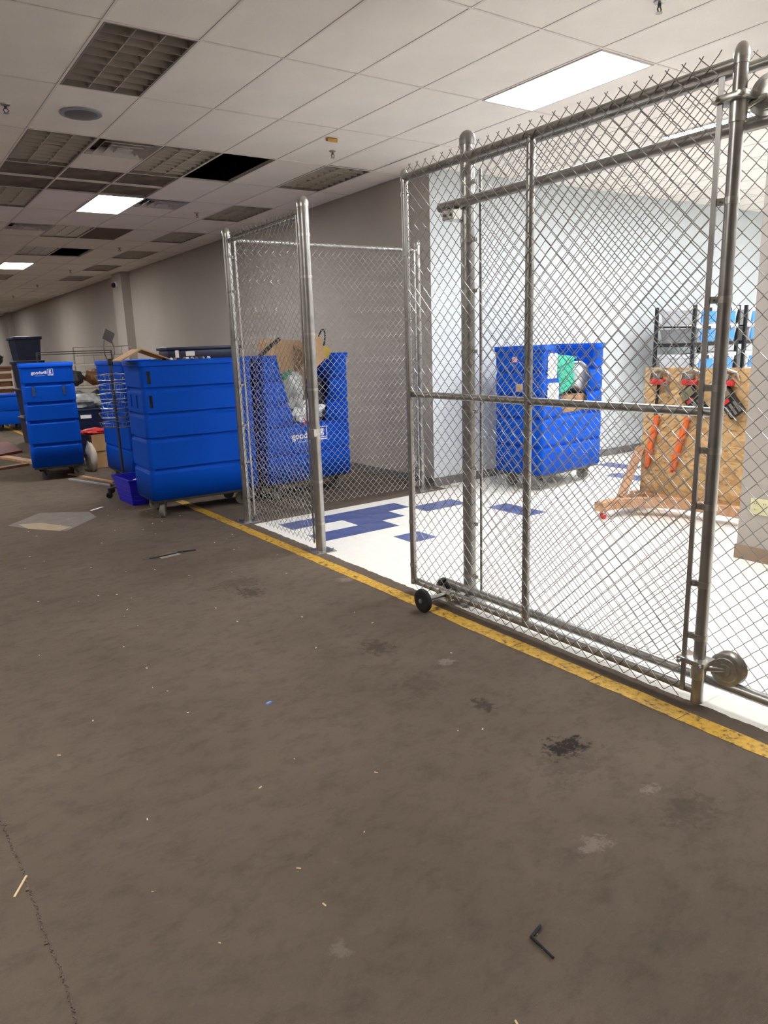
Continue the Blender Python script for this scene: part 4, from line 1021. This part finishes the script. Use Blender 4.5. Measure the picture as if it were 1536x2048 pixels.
# storage rack with totes
RX, RY = 9.42, 5.82
t = thing('storage_rack', 'black steel storage rack behind the chipboard panel', 'rack', (RX, RY, TZ))
for x in (0, 1.10, 1.30, 2.4):
    for y in (0, .58):
        m = MB().box((x-.02, y-.02, 0), (x+.02, y+.02, 2.12)); m.build('upright', M_BLACKSTEEL, t, False)
for x0, x1 in ((0, 1.10), (1.30, 2.4)):
    for z in (.30, .98, 1.62):
        m = MB(); 
        for y in (0, .58): m.box((x0, y-.018, z-.05), (x1, y+.018, z))
        for x in (x0, x1): m.box((x-.018, 0, z-.05), (x+.018, .58, z))
        m.build('shelf_beam', M_BLACKSTEEL, t, False); MB().box((x0+.01, .01, z-.018), (x1-.01, .57, z)).build('shelf', M_GREYPLASTIC, t, False)
    for z in (1.95,):
        for x in (x0, x1): MB().cyl((x, 0, z-.12), (x, .58, z-.10), .012, 8).build('side_brace', M_BLACKSTEEL, t)
for bay, x0 in enumerate((0, 1.30)):
    for zi, z in enumerate((.98, 1.62)):
        for st in (0, 1):
            for k in ((0, 1) if bay == 0 else (0,)):
                lab = '%s blue-labelled tote, %s shelf of black rack, %s' % (('grey', 'clear')[st], ('lower', 'upper')[zi], (('first bay at its end upright', 'first bay at its inner upright')[k] if bay == 0 else 'second bay'))
                q = thing('storage_tote', lab, 'tote', (RX+x0+.30+k*.50, RY+.27, TZ+z+st*.245+.001), 0, 'totes on the black rack')
                taper(MB(), .20, .27, .225, .30, 0, .19).build('body', M_GREYPLASTIC if st == 0 else M_CLEAR, q, False)
                MB().rbox((-.24,-.315,.19), (.24,.315,.24), .008).build('lid', M_LIDWHITE, q)
                MB().box((-.17,-.302,.02), (.17,-.285,.17)).build('blue_label', M_LABELBLUE, q, False)
                MB().box((-.03,-.322,.17), (.03,-.312,.22)).build('latch', M_BLACKSTEEL, q, False)
# outlet on the pillar
t = thing('outlet_plate', 'ivory double electrical outlet plate low on the grey pillar', 'outlet', (PX0, 2.74, .43))
MB().rbox((-.007,-.075,-.062), (0,.075,.062), .003).build('plate', M_PLATE, t)
for s_ in (-1, 1):
    for h in (-1, 1):
        r_ = MB().rbox((-.010, s_*.034-.016, h*.024-.014), (-.006, s_*.034+.016, h*.024+.014), .002).build('receptacle', M_PLATE, t)
        for e in (-1, 1): MB().box((-.0112, s_*.034+e*.006-.0012, h*.024-.005), (-.0098, s_*.034+e*.006+.0012, h*.024+.006)).build('slot', M_HOLE, r_, False)
# surface box on the hall wall behind the fence
t = thing('junction_box', 'pale electrical box low on the grey wall behind the corner fence', 'outlet', (XW, 7.25, .28))
MB().rbox((-.05,-.06,-.08), (0,.06,.08), .006).build('box', M_GREYPLASTIC, t); MB().rbox((-.056,-.05,-.07), (-.049,.05,.07), .003).build('cover', M_LIDWHITE, t)
